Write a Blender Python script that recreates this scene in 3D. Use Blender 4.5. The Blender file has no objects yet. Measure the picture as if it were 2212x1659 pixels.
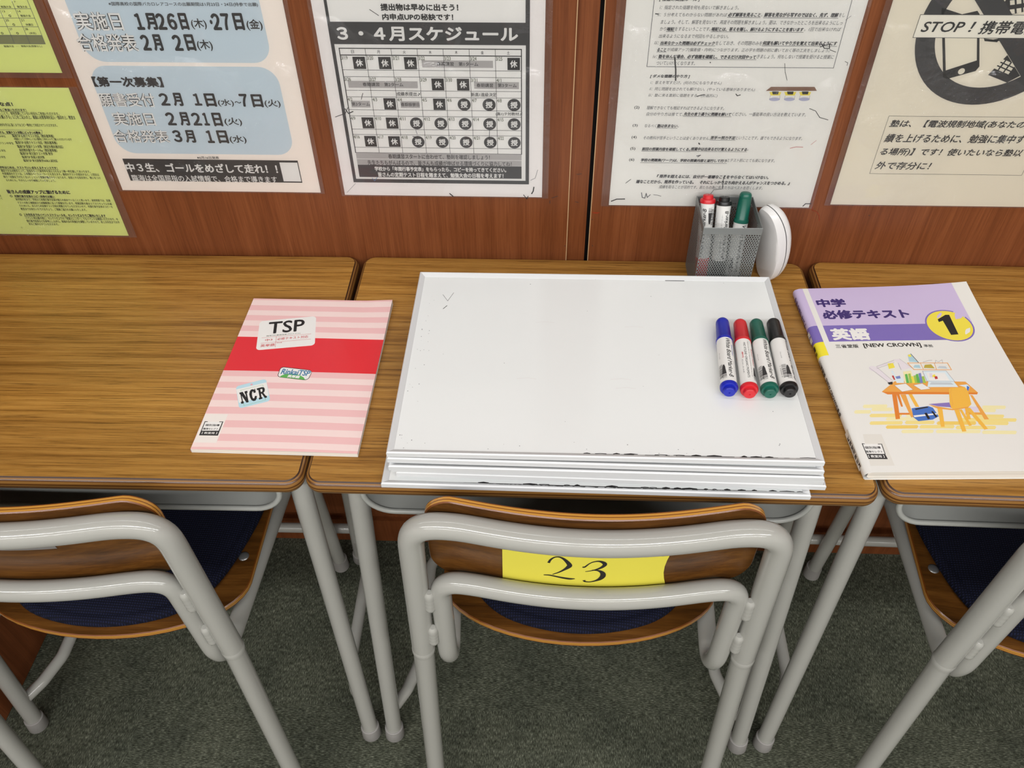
import bpy, bmesh, math, random
from mathutils import Vector, Matrix
random.seed(7)
SC = bpy.context.scene
COL = SC.collection
# ------------------------------------------------------------------ camera, world, lights, exposure
cd = bpy.data.cameras.new('camera')
cam = bpy.data.objects.new('camera', cd)
COL.objects.link(cam)
cam.location = (-0.0536876, -0.9192413, 1.3795851)
cam.rotation_euler = (0.7840486, 0.0093268, 0.0381285)
cd.sensor_width = 36.0
cd.lens = 36.0 * 1771.97 / 2212.0
cd.clip_start = 0.02
SC.camera = cam
SC.view_settings.view_transform = 'Standard'
SC.view_settings.look = 'None'
SC.view_settings.gamma = 1.0
SC.view_settings.exposure = 0.0
SC.view_settings.use_curve_mapping = False
w = bpy.data.worlds.new('room_ambient')
SC.world = w
w.use_nodes = True
w.node_tree.nodes['Background'].inputs[0].default_value = (0.9, 0.95, 1.0, 1)
w.node_tree.nodes['Background'].inputs[1].default_value = 0.03
CEIL = 2.6
LAMP_ROWS = [(-0.42, 3.0), (-2.10, 23.0), (-3.5, 23.0)]
LAMP_X = [-1.95, -0.65, 0.65, 1.95]
LAMP_COL = (0.99, 0.99, 0.99)
for ly, lw in LAMP_ROWS:
    for lx in LAMP_X:
        la = bpy.data.lights.new('fluorescent_tube', 'AREA')
        la.shape = 'RECTANGLE'; la.size = 1.2; la.size_y = 0.035
        la.energy = lw; la.color = LAMP_COL
        lo = bpy.data.objects.new('fluorescent_tube', la)
        COL.objects.link(lo)
        lo.location = (lx, ly, CEIL - 0.095)

# ------------------------------------------------------------------ materials
def lin(c):
    return tuple((v / 12.92 if v <= 0.04045 else ((v + 0.055) / 1.055) ** 2.4) for v in (x / 255.0 for x in c)) + (1.0,)
_m = {}
def mat(name, rgb, rough=0.5, spec=0.5, metal=0.0, coat=0.0):
    if name in _m: return _m[name]
    m = bpy.data.materials.new(name); m.use_nodes = True
    b = m.node_tree.nodes['Principled BSDF']
    b.inputs['Base Color'].default_value = lin(rgb)
    b.inputs['Roughness'].default_value = rough
    b.inputs['Specular IOR Level'].default_value = spec
    b.inputs['Metallic'].default_value = metal
    b.inputs['Coat Weight'].default_value = coat
    b.inputs['Coat Roughness'].default_value = 0.15
    _m[name] = m
    return m
def N(m, t, **k):
    n = m.node_tree.nodes.new(t)
    for a, v in k.items(): setattr(n, a, v)
    return n
def LK(m, a, b): m.node_tree.links.new(a, b)
def coords(m, scale, src='Object', rot=(0, 0, 0), loc=(0, 0, 0)):
    tc = N(m, 'ShaderNodeTexCoord'); mp = N(m, 'ShaderNodeMapping')
    mp.inputs['Scale'].default_value = scale; mp.inputs['Rotation'].default_value = rot
    mp.inputs['Location'].default_value = loc
    LK(m, tc.outputs[src], mp.inputs['Vector'])
    return mp.outputs['Vector']
def noise(m, vec, scale, detail=4, rough=0.55, dist=0.0):
    n = N(m, 'ShaderNodeTexNoise')
    n.inputs['Scale'].default_value = scale; n.inputs['Detail'].default_value = detail
    n.inputs['Roughness'].default_value = rough; n.inputs['Distortion'].default_value = dist
    LK(m, vec, n.inputs['Vector'])
    return n.outputs['Fac']
def ramp(m, fac, stops):
    r = N(m, 'ShaderNodeValToRGB'); e = r.color_ramp.elements
    while len(e) > 1: e.remove(e[-1])
    e[0].position = stops[0][0]; e[0].color = lin(stops[0][1])
    for p, c in stops[1:]:
        x = e.new(p); x.color = lin(c)
    LK(m, fac, r.inputs['Fac'])
    return r.outputs['Color']
def mix(m, a, b, fac, mode='MIX'):
    x = N(m, 'ShaderNodeMix', data_type='RGBA', blend_type=mode)
    if isinstance(fac, float): x.inputs[0].default_value = fac
    else: LK(m, fac, x.inputs[0])
    for i, v in ((6, a), (7, b)):
        if isinstance(v, tuple): x.inputs[i].default_value = v
        else: LK(m, v, x.inputs[i])
    return x.outputs[2]
def mth(m, op, a, b=None, c=None):
    x = N(m, 'ShaderNodeMath', operation=op)
    for i, v in enumerate((a, b, c)):
        if v is None: continue
        if isinstance(v, (int, float)): x.inputs[i].default_value = v
        else: LK(m, v, x.inputs[i])
    return x.outputs[0]
def bump(m, fac, strength, dist=0.001):
    b = N(m, 'ShaderNodeBump'); b.inputs['Strength'].default_value = strength; b.inputs['Distance'].default_value = dist
    LK(m, fac, b.inputs['Height'])
    LK(m, b.outputs['Normal'], m.node_tree.nodes['Principled BSDF'].inputs['Normal'])
def setcol(m, c): LK(m, c, m.node_tree.nodes['Principled BSDF'].inputs['Base Color'])

def wood_top():
    m = mat('desk_laminate_wood', (150, 104, 48), 0.34, 0.4)
    v = coords(m, (0.5, 24, 24))
    n1 = noise(m, v, 5.0, 7, 0.66, 0.2)
    c = ramp(m, n1, [(0.27, (130, 88, 34)), (0.42, (170, 122, 55)), (0.52, (187, 138, 66)), (0.64, (198, 150, 76)), (0.78, (208, 162, 90))])
    v2 = coords(m, (2.2, 130, 130))
    n2 = noise(m, v2, 5.0, 5, 0.75, 0.1)
    c = mix(m, c, ramp(m, n2, [(0.34, (110, 92, 74)), (0.47, (228, 224, 218)), (0.6, (255, 255, 255))]), 0.85, 'MULTIPLY')
    v3 = coords(m, (0.35, 3, 3), loc=(3, 1, 0))
    n3 = noise(m, v3, 3.0, 2)
    c = mix(m, c, ramp(m, n3, [(0.35, (210, 205, 205)), (0.65, (255, 252, 245))]), 0.7, 'MULTIPLY')
    setcol(m, c)
    bump(m, n2, 0.12, 0.0006)
    return m
def wood_wall():
    m = mat('wall_wood_panel', (122, 66, 36), 0.42, 0.35)
    v = coords(m, (26, 26, 0.7))
    n1 = noise(m, v, 3.0, 6, 0.6, 0.3)
    c = ramp(m, n1, [(0.28, (106, 57, 28)), (0.5, (122, 68, 36)), (0.7, (134, 78, 44))])
    v2 = coords(m, (230, 230, 5))
    n2 = noise(m, v2, 3.0, 3, 0.7)
    c = mix(m, c, ramp(m, n2, [(0.35, (205, 190, 180)), (0.6, (255, 255, 255))]), 0.55, 'MULTIPLY')
    setcol(m, c)
    return m
def wood_ply():
    m = mat('plywood_face', (142, 86, 32), 0.3, 0.5, coat=0.25)
    v = coords(m, (2.2, 26, 26))
    n1 = noise(m, v, 3.2, 6, 0.65, 0.2)
    c = ramp(m, n1, [(0.28, (66, 39, 13)), (0.5, (94, 58, 20)), (0.72, (118, 77, 31))])
    v2 = coords(m, (6, 160, 160))
    n2 = noise(m, v2, 3.0, 4, 0.7)
    c = mix(m, c, ramp(m, n2, [(0.35, (200, 185, 170)), (0.6, (255, 255, 255))]), 0.6, 'MULTIPLY')
    setcol(m, c)
    return m
def carpet():
    m = mat('carpet_tile', (74, 78, 66), 0.95, 0.1)
    tc = N(m, 'ShaderNodeTexCoord'); sp = N(m, 'ShaderNodeSeparateXYZ'); LK(m, tc.outputs['Object'], sp.inputs[0])
    x = mth(m, 'DIVIDE', mth(m, 'ADD', sp.outputs[0], 10.22), 0.5)
    y = mth(m, 'DIVIDE', mth(m, 'ADD', sp.outputs[1], 10.33), 0.5)
    chk = mth(m, 'MODULO', mth(m, 'ADD', mth(m, 'FLOOR', x), mth(m, 'FLOOR', y)), 2.0)
    def rows(rot):
        v = coords(m, (170, 700, 1) if not rot else (700, 170, 1))
        return noise(m, v, 1.0, 2, 0.6)
    a, b = rows(False), rows(True)
    mx = N(m, 'ShaderNodeMix', data_type='FLOAT'); LK(m, chk, mx.inputs[0]); LK(m, a, mx.inputs[2]); LK(m, b, mx.inputs[3])
    f = mx.outputs[0]
    c = ramp(m, f, [(0.26, (48, 49, 42)), (0.45, (79, 81, 70)), (0.57, (98, 101, 88)), (0.76, (146, 149, 132))])
    v3 = coords(m, (9, 9, 1)); n3 = noise(m, v3, 1.0, 3)
    c = mix(m, c, ramp(m, n3, [(0.35, (205, 208, 205)), (0.65, (255, 255, 250))]), 0.8, 'MULTIPLY')
    v4 = coords(m, (95, 95, 1)); n4 = noise(m, v4, 1.0, 2, 0.7)
    c = mix(m, c, ramp(m, n4, [(0.35, (175, 178, 172)), (0.6, (255, 255, 255))]), 0.7, 'MULTIPLY')
    setcol(m, c)
    bump(m, f, 0.6, 0.003)
    return m
def navy():
    m = mat('navy_woven_fabric', (27, 33, 60), 0.9, 0.2)
    v = coords(m, (1, 1, 1), rot=(0, 0, 0.05))
    wv = N(m, 'ShaderNodeTexWave', bands_direction='X'); wv.inputs['Scale'].default_value = 95; LK(m, v, wv.inputs['Vector'])
    w2 = N(m, 'ShaderNodeTexWave', bands_direction='Y'); w2.inputs['Scale'].default_value = 95; LK(m, v, w2.inputs['Vector'])
    f = mth(m, 'MULTIPLY', wv.outputs['Fac'], w2.outputs['Fac'])
    setcol(m, ramp(m, f, [(0.0, (9, 11, 24)), (0.4, (17, 20, 42)), (1.0, (27, 32, 58))]))
    bump(m, f, 0.6, 0.0012)
    return m
def film_mat():
    m = bpy.data.materials.new('laminate_film'); m.use_nodes = True
    nt = m.node_tree; nt.nodes.clear()
    out = N(m, 'ShaderNodeOutputMaterial'); tr = N(m, 'ShaderNodeBsdfTransparent'); gl = N(m, 'ShaderNodeBsdfGlossy'); df = N(m, 'ShaderNodeBsdfDiffuse')
    gl.inputs['Roughness'].default_value = 0.09
    df.inputs['Color'].default_value = (0.75, 0.75, 0.75, 1)
    v = coords(m, (1, 1, 1), 'Object')
    n1 = noise(m, v, 55, 3, 0.6, 1.6); n2 = noise(m, v, 9, 2, 0.5, 0.6)
    msk = mth(m, 'MULTIPLY', mth(m, 'GREATER_THAN', n2, 0.49), mth(m, 'SUBTRACT', n2, 0.49))
    h = mth(m, 'ADD', mth(m, 'MULTIPLY', mth(m, 'MULTIPLY', n1, msk), 16.0), mth(m, 'MULTIPLY', n2, 0.35))
    bp = N(m, 'ShaderNodeBump'); bp.inputs['Strength'].default_value = 1.0; bp.inputs['Distance'].default_value = 0.006
    LK(m, h, bp.inputs['Height']); LK(m, bp.outputs['Normal'], gl.inputs['Normal'])
    m1 = N(m, 'ShaderNodeMixShader'); m1.inputs[0].default_value = 0.045
    LK(m, tr.outputs[0], m1.inputs[1]); LK(m, df.outputs[0], m1.inputs[2])
    fr = N(m, 'ShaderNodeFresnel'); fr.inputs['IOR'].default_value = 1.45
    m2 = N(m, 'ShaderNodeMixShader'); LK(m, fr.outputs[0], m2.inputs[0]); LK(m, m1.outputs[0], m2.inputs[1]); LK(m, gl.outputs[0], m2.inputs[2])
    LK(m, m2.outputs[0], out.inputs[0])
    return m
M_TOP = wood_top(); M_WALL = wood_wall(); M_PLY = wood_ply(); M_CARPET = carpet(); M_NAVY = navy(); M_FILM = film_mat()
M_STEEL = mat('grey_painted_steel', (165, 164, 158), 0.13, 0.5)
M_CAP = mat('grey_rubber_cap', (150, 147, 144), 0.6, 0.3)
M_TRAY = mat('grey_steel_tray', (164, 165, 160), 0.3, 0.5)
M_PLYL = mat('ply_layer_light', (196, 140, 60), 0.3, 0.5, coat=0.3)
M_PLYD = mat('ply_layer_dark', (112, 60, 18), 0.3, 0.5, coat=0.3)
M_EDGEL = mat('desk_edge_light', (138, 97, 48), 0.3, 0.5, coat=0.2)
M_EDGED = mat('desk_edge_dark', (86, 52, 22), 0.3, 0.5, coat=0.2)
M_GROOVE = mat('desk_edge_groove', (58, 32, 14), 0.5)
M_BLACKGAP = mat('black_gap', (10, 9, 9), 0.8)
M_UNDER = mat('desk_underside', (44, 33, 24), 0.8, 0.2)
M_BOLT = mat('bolt_steel', (150, 150, 150), 0.35, 0.5, metal=0.7)
M_WHITEWALL = mat('white_wall_paint', (198, 194, 186), 0.8, 0.2)
M_CREAM = mat('panel_edge_cream', (196, 160, 120), 0.5)

# ------------------------------------------------------------------ object helpers
def link(name, me, parent=None, mats=(), loc=None, rot=None, smooth=None):
    o = bpy.data.objects.new(name, me); COL.objects.link(o)
    for m in mats: me.materials.append(m)
    if parent: o.parent = parent
    if loc: o.location = loc
    if rot: o.rotation_euler = rot
    if smooth is not None:
        for p in me.polygons: p.use_smooth = True
        if smooth < 180: me.set_sharp_from_angle(angle=math.radians(smooth))
    return o
def obj(name, bm, mats, parent=None, loc=None, rot=None, smooth=None):
    me = bpy.data.meshes.new(name); bm.to_mesh(me); bm.free()
    return link(name, me, parent, mats if isinstance(mats, (list, tuple)) else (mats,), loc, rot, smooth)
def tag(o, label=None, cat=None, group=None, kind=None):
    if label: o['label'] = label
    if cat: o['category'] = cat
    if group: o['group'] = group
    if kind: o['kind'] = kind
    return o
def empty(name, loc=(0, 0, 0), rz=0.0):
    o = bpy.data.objects.new(name, None); COL.objects.link(o); o.empty_display_size = 0.05
    o.location = loc; o.rotation_euler = (0, 0, rz)
    return o
def copy_tree(o, parent=None):
    c = o.copy(); COL.objects.link(c)
    if parent: c.parent = parent
    for ch in list(o.children): copy_tree(ch, c)
    return c
def box(bm, x0, x1, y0, y1, z0, z1, mi=0):
    vs = [bm.verts.new((x, y, z)) for x in (x0, x1) for y in (y0, y1) for z in (z0, z1)]
    for f in ((0, 1, 3, 2), (4, 6, 7, 5), (0, 4, 5, 1), (2, 3, 7, 6), (0, 2, 6, 4), (1, 5, 7, 3)):
        bm.faces.new([vs[i] for i in f]).material_index = mi
def bevel(bm, w, seg=2):
    bmesh.ops.bevel(bm, geom=list(bm.edges), offset=w, segments=seg, affect='EDGES', profile=0.5)
def fillet(pts, rads, n=7):
    out = [Vector(pts[0])]
    for i in range(1, len(pts) - 1):
        a, b, c = Vector(pts[i - 1]), Vector(pts[i]), Vector(pts[i + 1]); r = rads[i - 1]
        d1 = (a - b).normalized(); d2 = (c - b).normalized(); ang = d1.angle(d2)
        if r <= 0 or ang > math.pi - 0.02: out.append(b); continue
        t = min(r / math.tan(ang / 2), (a - b).length * 0.49, (c - b).length * 0.49); r2 = t * math.tan(ang / 2)
        cen = b + (d1 + d2).normalized() * (r2 / math.sin(ang / 2))
        p0 = b + d1 * t - cen; p1 = b + d2 * t - cen; tot = p0.angle(p1); ax = p0.cross(p1).normalized()
        for k in range(n + 1): out.append(cen + Matrix.Rotation(tot * k / n, 3, ax) @ p0)
    out.append(Vector(pts[-1]))
    return out
def relax(pts, it=6):
    for _ in range(it): pts = [pts[0]] + [(pts[i - 1] + pts[i] * 2 + pts[i + 1]) / 4 for i in range(1, len(pts) - 1)] + [pts[-1]]
    return pts
def resample(pts, step):
    L = [0.0]
    for a, b in zip(pts, pts[1:]): L.append(L[-1] + (b - a).length)
    n = max(2, int(L[-1] / step)); out = []; j = 0
    for i in range(n + 1):
        d = L[-1] * i / n
        while j < len(L) - 2 and L[j + 1] < d: j += 1
        out.append(pts[j].lerp(pts[j + 1], (d - L[j]) / max(L[j + 1] - L[j], 1e-9)))
    return out
def tube(bm, pts, r, n=16, caps=True, mi=0):
    pts = [Vector(p) for p in pts]; rs = r if isinstance(r, (list, tuple)) else [r] * len(pts)
    t0 = (pts[1] - pts[0]).normalized(); u = t0.orthogonal().normalized(); rings = []; prev = t0
    for i, p in enumerate(pts):
        t = ((pts[i + 1] - pts[i]).normalized() if i == 0 else (pts[i] - pts[i - 1]).normalized() if i == len(pts) - 1 else ((pts[i + 1] - pts[i]).normalized() + (pts[i] - pts[i - 1]).normalized()).normalized())
        q = prev.rotation_difference(t); u = (q @ u).normalized(); prev = t; v = t.cross(u)
        rings.append([bm.verts.new(p + (u * math.cos(2 * math.pi * k / n) + v * math.sin(2 * math.pi * k / n)) * rs[i]) for k in range(n)])
    for a, b in zip(rings, rings[1:]):
        for k in range(n): bm.faces.new((a[k], a[(k + 1) % n], b[(k + 1) % n], b[k])).material_index = mi
    if caps:
        bm.faces.new(rings[0][::-1]).material_index = mi; bm.faces.new(rings[-1]).material_index = mi
def lathe(bm, prof, n=32, mi=0, mis=None, rib=None):
    rings = []
    for j, (r, z) in enumerate(prof):
        if r < 1e-6: rings.append([bm.verts.new((0, 0, z))]); continue
        rr = [r] * n
        if rib and rib[0] <= j <= rib[1]: rr = [r * (1.0 if k % 2 else rib[2]) for k in range(n)]
        rings.append([bm.verts.new((rr[k] * math.cos(2 * math.pi * k / n), rr[k] * math.sin(2 * math.pi * k / n), z)) for k in range(n)])
    for j, (a, b) in enumerate(zip(rings, rings[1:])):
        m_ = mis[j] if mis else mi
        for k in range(n):
            k2 = (k + 1) % n
            if len(a) == 1 and len(b) == 1: continue
            if len(a) == 1: f = (a[0], b[k2], b[k])
            elif len(b) == 1: f = (a[k], a[k2], b[0])
            else: f = (a[k], a[k2], b[k2], b[k])
            bm.faces.new(f).material_index = m_
def roundrect(x0, x1, y0, y1, r, n=6):
    out = []
    for cx, cy, a0 in ((x1 - r, y1 - r, 0), (x0 + r, y1 - r, 90), (x0 + r, y0 + r, 180), (x1 - r, y0 + r, 270)):
        for k in range(n + 1):
            a = math.radians(a0 + 90 * k / n); out.append((cx + r * math.cos(a), cy + r * math.sin(a)))
    return out
def loft(bm, rings, mis=None, cap0=None, cap1=None):
    vr = [[bm.verts.new(p) for p in r] for r in rings]; n = len(vr[0])
    for j, (a, b) in enumerate(zip(vr, vr[1:])):
        for k in range(n): bm.faces.new((a[k], a[(k + 1) % n], b[(k + 1) % n], b[k])).material_index = (mis[j] if mis else 0)
    if cap0 is not None: bm.faces.new(vr[0][::-1]).material_index = cap0
    if cap1 is not None: bm.faces.new(vr[-1]).material_index = cap1
    return vr
def inset_poly(pts, d):
    n = len(pts); out = []
    for i in range(n):
        a, b, c = Vector(pts[i - 1]), Vector(pts[i]), Vector(pts[(i + 1) % n])
        e1 = (b - a).normalized(); e2 = (c - b).normalized()
        n1 = Vector((-e1.y, e1.x)); n2 = Vector((-e2.y, e2.x)); nn = (n1 + n2)
        nn = nn / max(nn.length_squared, 1e-9) * 2
        out.append(tuple(b + nn * d))
    return out

# ------------------------------------------------------------------ lettering: glyph outlines turned into thin flat mesh faces
_gl = {}
def glyphs(s):
    if s in _gl: return _gl[s]
    cu = bpy.data.curves.new('lettering', 'FONT'); cu.body = s; cu.size = 1.0; cu.resolution_u = 3
    o = bpy.data.objects.new('lettering', cu); me = o.to_mesh()
    vs = [(v.co.x, v.co.y) for v in me.vertices]; fs = [tuple(p.vertices) for p in me.polygons]
    o.to_mesh_clear(); bpy.data.objects.remove(o); bpy.data.curves.remove(cu)
    if not vs: vs = [(0, 0), (1, 0), (1, 1)]
    _gl[s] = (vs, fs)
    return _gl[s]
def text_pts(s, shear=0.0):
    vs, fs = glyphs(s)
    if shear: vs = [(x + y * shear, y) for x, y in vs]
    x0 = min(v[0] for v in vs); x1 = max(v[0] for v in vs); y0 = min(v[1] for v in vs); y1 = max(v[1] for v in vs)
    return [((x - x0) / max(x1 - x0, 1e-6), (y - y0) / max(y1 - y0, 1e-6)) for x, y in vs], fs
class Print:
    """collects printed marks on one flat surface; place(u, v, layer) gives the 3-D point"""
    def __init__(s, bm, place, mats, fine=0): s.bm = bm; s.pl = place; s.mats = mats; s.idx = {}; s.fine = fine
    def mi(s, m):
        if m.name not in s.idx:
            if m not in s.mats: s.mats.append(m)
            s.idx[m.name] = s.mats.index(m)
        return s.idx[m.name]
    def poly(s, pts, m, lay):
        if s.fine and max((Vector(a) - Vector(b)).length for a in pts for b in pts) > s.fine:   # curved covers: small facets
            b2 = bmesh.new(); f = b2.faces.new([b2.verts.new((u, v, 0)) for u, v in pts]); f.normal_update()
            bmesh.ops.triangulate(b2, faces=[f])
            for _ in range(6):
                es = [e for e in b2.edges if e.calc_length() > s.fine]
                if not es: break
                bmesh.ops.subdivide_edges(b2, edges=es, cuts=1); bmesh.ops.triangulate(b2, faces=list(b2.faces))
            vm = {v: s.bm.verts.new(s.pl(v.co.x, v.co.y, lay)) for v in b2.verts}; i = s.mi(m)
            for f in b2.faces: s.bm.faces.new([vm[v] for v in f.verts]).material_index = i
            b2.free(); return
        f = s.bm.faces.new([s.bm.verts.new(s.pl(u, v, lay)) for u, v in pts]); f.material_index = s.mi(m)
        if len(pts) > 4:
            f.normal_update(); bmesh.ops.triangulate(s.bm, faces=[f])
    def circle(s, cx, cy, r, m, lay, r2=None, n=40):
        s.poly([(cx + r * math.cos(2 * math.pi * k / n), cy + (r2 or r) * math.sin(2 * math.pi * k / n)) for k in range(n)], m, lay)
    def ring(s, cx, cy, r0, r1, m, lay, n=72):
        for k in range(n):
            a, b = 2 * math.pi * k / n, 2 * math.pi * (k + 1) / n
            s.poly([(cx + r * math.cos(t), cy + r * math.sin(t)) for r, t in ((r0, a), (r1, a), (r1, b), (r0, b))], m, lay)
    def line(s, pts, w, m, lay):
        for a, b in zip(pts, pts[1:]):
            d = Vector((b[0] - a[0], b[1] - a[1]))
            if d.length < 1e-7: continue
            d = d.normalized(); n = Vector((-d.y, d.x)) * w / 2; e = d * w * 0.4
            A, B = Vector(a) - e, Vector(b) + e
            s.poly([A + n, A - n, B - n, B + n], m, lay)
    def stroke(s, pts, m, lay):      # pts with a width each: brush strokes
        if len(pts) > 4:
            P = [Vector(q) for q in pts]; out = []
            for i in range(len(P) - 1):
                p0, p1, p2, p3 = P[max(i - 1, 0)], P[i], P[i + 1], P[min(i + 2, len(P) - 1)]
                for t in (0, .25, .5, .75): out.append(.5 * ((2 * p1) + (p2 - p0) * t + (2 * p0 - 5 * p1 + 4 * p2 - p3) * t * t + (-p0 + 3 * p1 - 3 * p2 + p3) * t ** 3))
            pts = [tuple(q) for q in out + [P[-1]]]
        ls, rs_ = [], []
        for i, (x, y, w_) in enumerate(pts):
            a = Vector(pts[max(i - 1, 0)][:2]); b = Vector(pts[min(i + 1, len(pts) - 1)][:2]); d = (b - a).normalized(); n = Vector((-d.y, d.x)) * w_ / 2
            ls.append(Vector((x, y)) + n); rs_.append(Vector((x, y)) - n)
        for i in range(len(pts) - 1): s.poly([ls[i], rs_[i], rs_[i + 1], ls[i + 1]], m, lay)
    def text(s, t, org, du, dv, m, lay, bold=0.0, shear=0.0):
        """org = lower left of the ink, du = vector along the line, dv = vector up the letters"""
        P, F = text_pts(t, shear); org, du, dv = Vector(org), Vector(du), Vector(dv); h = dv.length
        offs = [(0, 0)]
        if bold:
            e_ = bold * h; L_ = du.length; org = org + du * (e_ / L_) + dv * bold; du = du * max(.3, 1 - 2 * e_ / L_); dv = dv * (1 - 2 * bold)
            nb = 4 if bold < 0.03 else 8
            offs += [(math.cos(2 * math.pi * k / nb) * bold * h, math.sin(2 * math.pi * k / nb) * bold * h) for k in range(nb)]
        i = s.mi(m)
        if s.fine:      # curved surface: cut the letters into small facets first
            b2 = bmesh.new(); v2 = [b2.verts.new((*(org + du * x + dv * y), 0)) for x, y in P]
            for f in F:
                try: b2.faces.new([v2[k] for k in f])
                except ValueError: pass
            for _ in range(5):
                es = [e for e in b2.edges if e.calc_length() > s.fine]
                if not es: break
                bmesh.ops.subdivide_edges(b2, edges=es, cuts=1)
                for f in b2.faces: f.normal_update()
                bmesh.ops.triangulate(b2, faces=list(b2.faces))
            b2.verts.index_update()
            Q = [(v.co.x, v.co.y) for v in b2.verts]; FF = [[v.index for v in f.verts] for f in b2.faces]; b2.free()
            for k_, (ox, oy) in enumerate(offs):
                vs = [s.bm.verts.new(s.pl(x + ox, y + oy, lay + .09 * (len(offs) - k_))) for x, y in Q]
                for f in FF: s.bm.faces.new([vs[k] for k in f]).material_index = i
            return
        for k_, (ox, oy) in enumerate(offs):
            vs = [s.bm.verts.new(s.pl(*(org + du * x + dv * y + Vector((ox, oy))), lay + .09 * (len(offs) - k_))) for x, y in P]
            for f in F:
                try: s.bm.faces.new([vs[k] for k in f]).material_index = i
                except ValueError: pass
def ink(name, rgb): return mat('ink_' + name, rgb, 0.45, 0.4)
INK = dict(k=ink('black', (34, 32, 33)), k2=ink('grey', (96, 96, 102)), k3=ink('charcoal', (52, 51, 53)), w=ink('white', (238, 236, 233)), lb=ink('pale_blue', (203, 217, 226)),
    og=ink('olive', (134, 136, 92)), gr=ink('light_grey', (178, 174, 173)), g2=ink('mid_grey', (150, 150, 152)), bl=ink('blue', (70, 125, 165)), re=ink('red', (190, 60, 62)), br=ink('brown', (134, 98, 78)),
    ye=ink('yellow', (240, 222, 78)), li=ink('lilac', (178, 178, 205)), cr2=ink('cream', (236, 229, 211)), cr3=ink('pale_cream', (242, 237, 224)), gt=ink('green_black', (66, 74, 40)), it=ink('soft_black', (84, 84, 90)),
    itd=ink('dark_grey', (50, 50, 56)), r=ink('crimson', (206, 66, 72)), gn=ink('green', (98, 180, 88)), sk=ink('sky_blue', (188, 222, 234)), pk=ink('pink', (232, 168, 180)), lg=ink('label_white', (240, 232, 226)),
    lg2=ink('label_grey', (226, 222, 214)), p=ink('deep_violet', (62, 46, 112)), pu=ink('violet', (126, 108, 186)), y1=ink('wash_yellow', (241, 231, 178)), y2=ink('wash_straw', (242, 221, 140)), y3=ink('wash_honey', (240, 206, 108)), y4=ink('wash_olive', (190, 170, 70)),
    od=ink('orange_brown', (226, 132, 52)), oy=ink('amber', (243, 186, 76)), li2=ink('lilac_white', (222, 212, 228)), g3=ink('pencil', (150, 138, 150)), g4=ink('key_grey', (196, 204, 210)), lb2=ink('ice_blue', (220, 234, 240)), gn2=ink('leaf', (160, 196, 86)), bl2=ink('slate_blue', (120, 136, 196)),
    li3=ink('mauve_white', (230, 222, 228)), lb3=ink('bird_blue', (174, 208, 220)), bb=ink('bag_blue', (72, 116, 196)), pu2=ink('seat_violet', (140, 120, 190)))
INK['or'] = ink('orange', (236, 166, 78))
TS = {  # style: ink, boldness, slant, underline, layer
    'k': ('k', .012, 0, 0, 3), 'B': ('k', .045, 0, 0, 3), 'm': ('k', .018, 0, 0, 3), 'W': ('w', .03, 0, 0, 4), 'w': ('w', .012, 0, 0, 4), 'W2': ('w', .04, 0, 0, 4), 'g': ('gt', .01, 0, 0, 3), 'gb': ('k', .03, 0, 0, 3),
    'gu': ('k', .03, 0, 1, 3), 'i': ('it', 0, .2, 0, 3), 'j': ('itd', .035, .2, 0, 3), 'ju': ('itd', .035, .2, 1, 3), 'I': ('k', .02, .2, 0, 3), 'I5': ('k', .022, .2, 0, 6),
    'kB': ('k', .022, 0, 0, 5), 'r': ('r', .012, 0, 0, 5), 'bl': ('bl', .03, .05, 0, 5), 'wB': ('w', .05, 0, 0, 6), 'k3': ('k3', .02, 0, 0, 6), 'w5': ('w', .02, 0, 0, 6), 'pB': ('p', .05, 0, 0, 5), 'wB2': ('w', .05, 0, 0, 5), 'kb': ('k', .02, 0, 0, 5), 'kB3': ('k', .028, 0, 0, 5)}
# ------------------------------------------------------------------ the setting
def struct(name, bm, mats, smooth=None):
    return tag(obj(name, bm, mats, smooth=smooth), kind='structure')
bm = bmesh.new(); box(bm, -3.0, 3.2, -4.0, 0.05, -0.05, 0.0); struct('floor', bm, M_CARPET)
bm = bmesh.new(); box(bm, -3.0, 3.2, -4.0, 0.05, CEIL, CEIL + 0.05); struct('ceiling', bm, M_WHITEWALL)
YW = 0.006
bm = bmesh.new()
box(bm, -3.0, -0.0212, YW, 0.05, 0.088, CEIL)          # left panel
box(bm, -0.0212, 0.0042, YW + 0.0035, 0.05, 0.088, CEIL)  # set-back strip
box(bm, 0.0095, 3.2, YW, 0.05, 0.088, CEIL)            # right panel
box(bm, -3.0, 3.2, 0.03, 0.05, 0.0, 0.088)
box(bm, -0.0212, -0.0202, YW - 0.0004, YW + 0.0035, 0.088, CEIL, 1)
box(bm, 0.0088, 0.0097, YW - 0.0002, YW + 0.004, 0.088, CEIL, 1)
pr = Print(bm, lambda u, v, l: (u, YW - 0.0004, v), [M_WALL, M_CREAM])
pr.stroke([(0.0105, .7747, .0005), (.0135, .7735, .0022), (.0175, .7732, .0022), (.021, .7742, .0008)], ink('rust_smear', (140, 52, 24)), 0)
for x, z in ((.0115, .763), (.0145, .721), (-.0228, .72), (.345, .79), (.37, .775)): pr.circle(x, z, .0007, INK['k3'], 0, n=8)
pr.line([(.294, .787), (.2955, .7815), (.301, .780), (.306, .774), (.308, .766)], .0008, ink('rust_smear', (140, 52, 24)), 0)
for x, z, dx, dz in ((-.012, .83, .006, .001), (-.045, .787, .0, .004), (-.085, .795, .0, .002), (-.012, .79, .004, -.001), (-.043, .795, .008, .003)): pr.line([(x, z), (x + dx, z + dz)], .0006, INK['k3'], 0)
struct('wall_back', bm, pr.mats)
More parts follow.
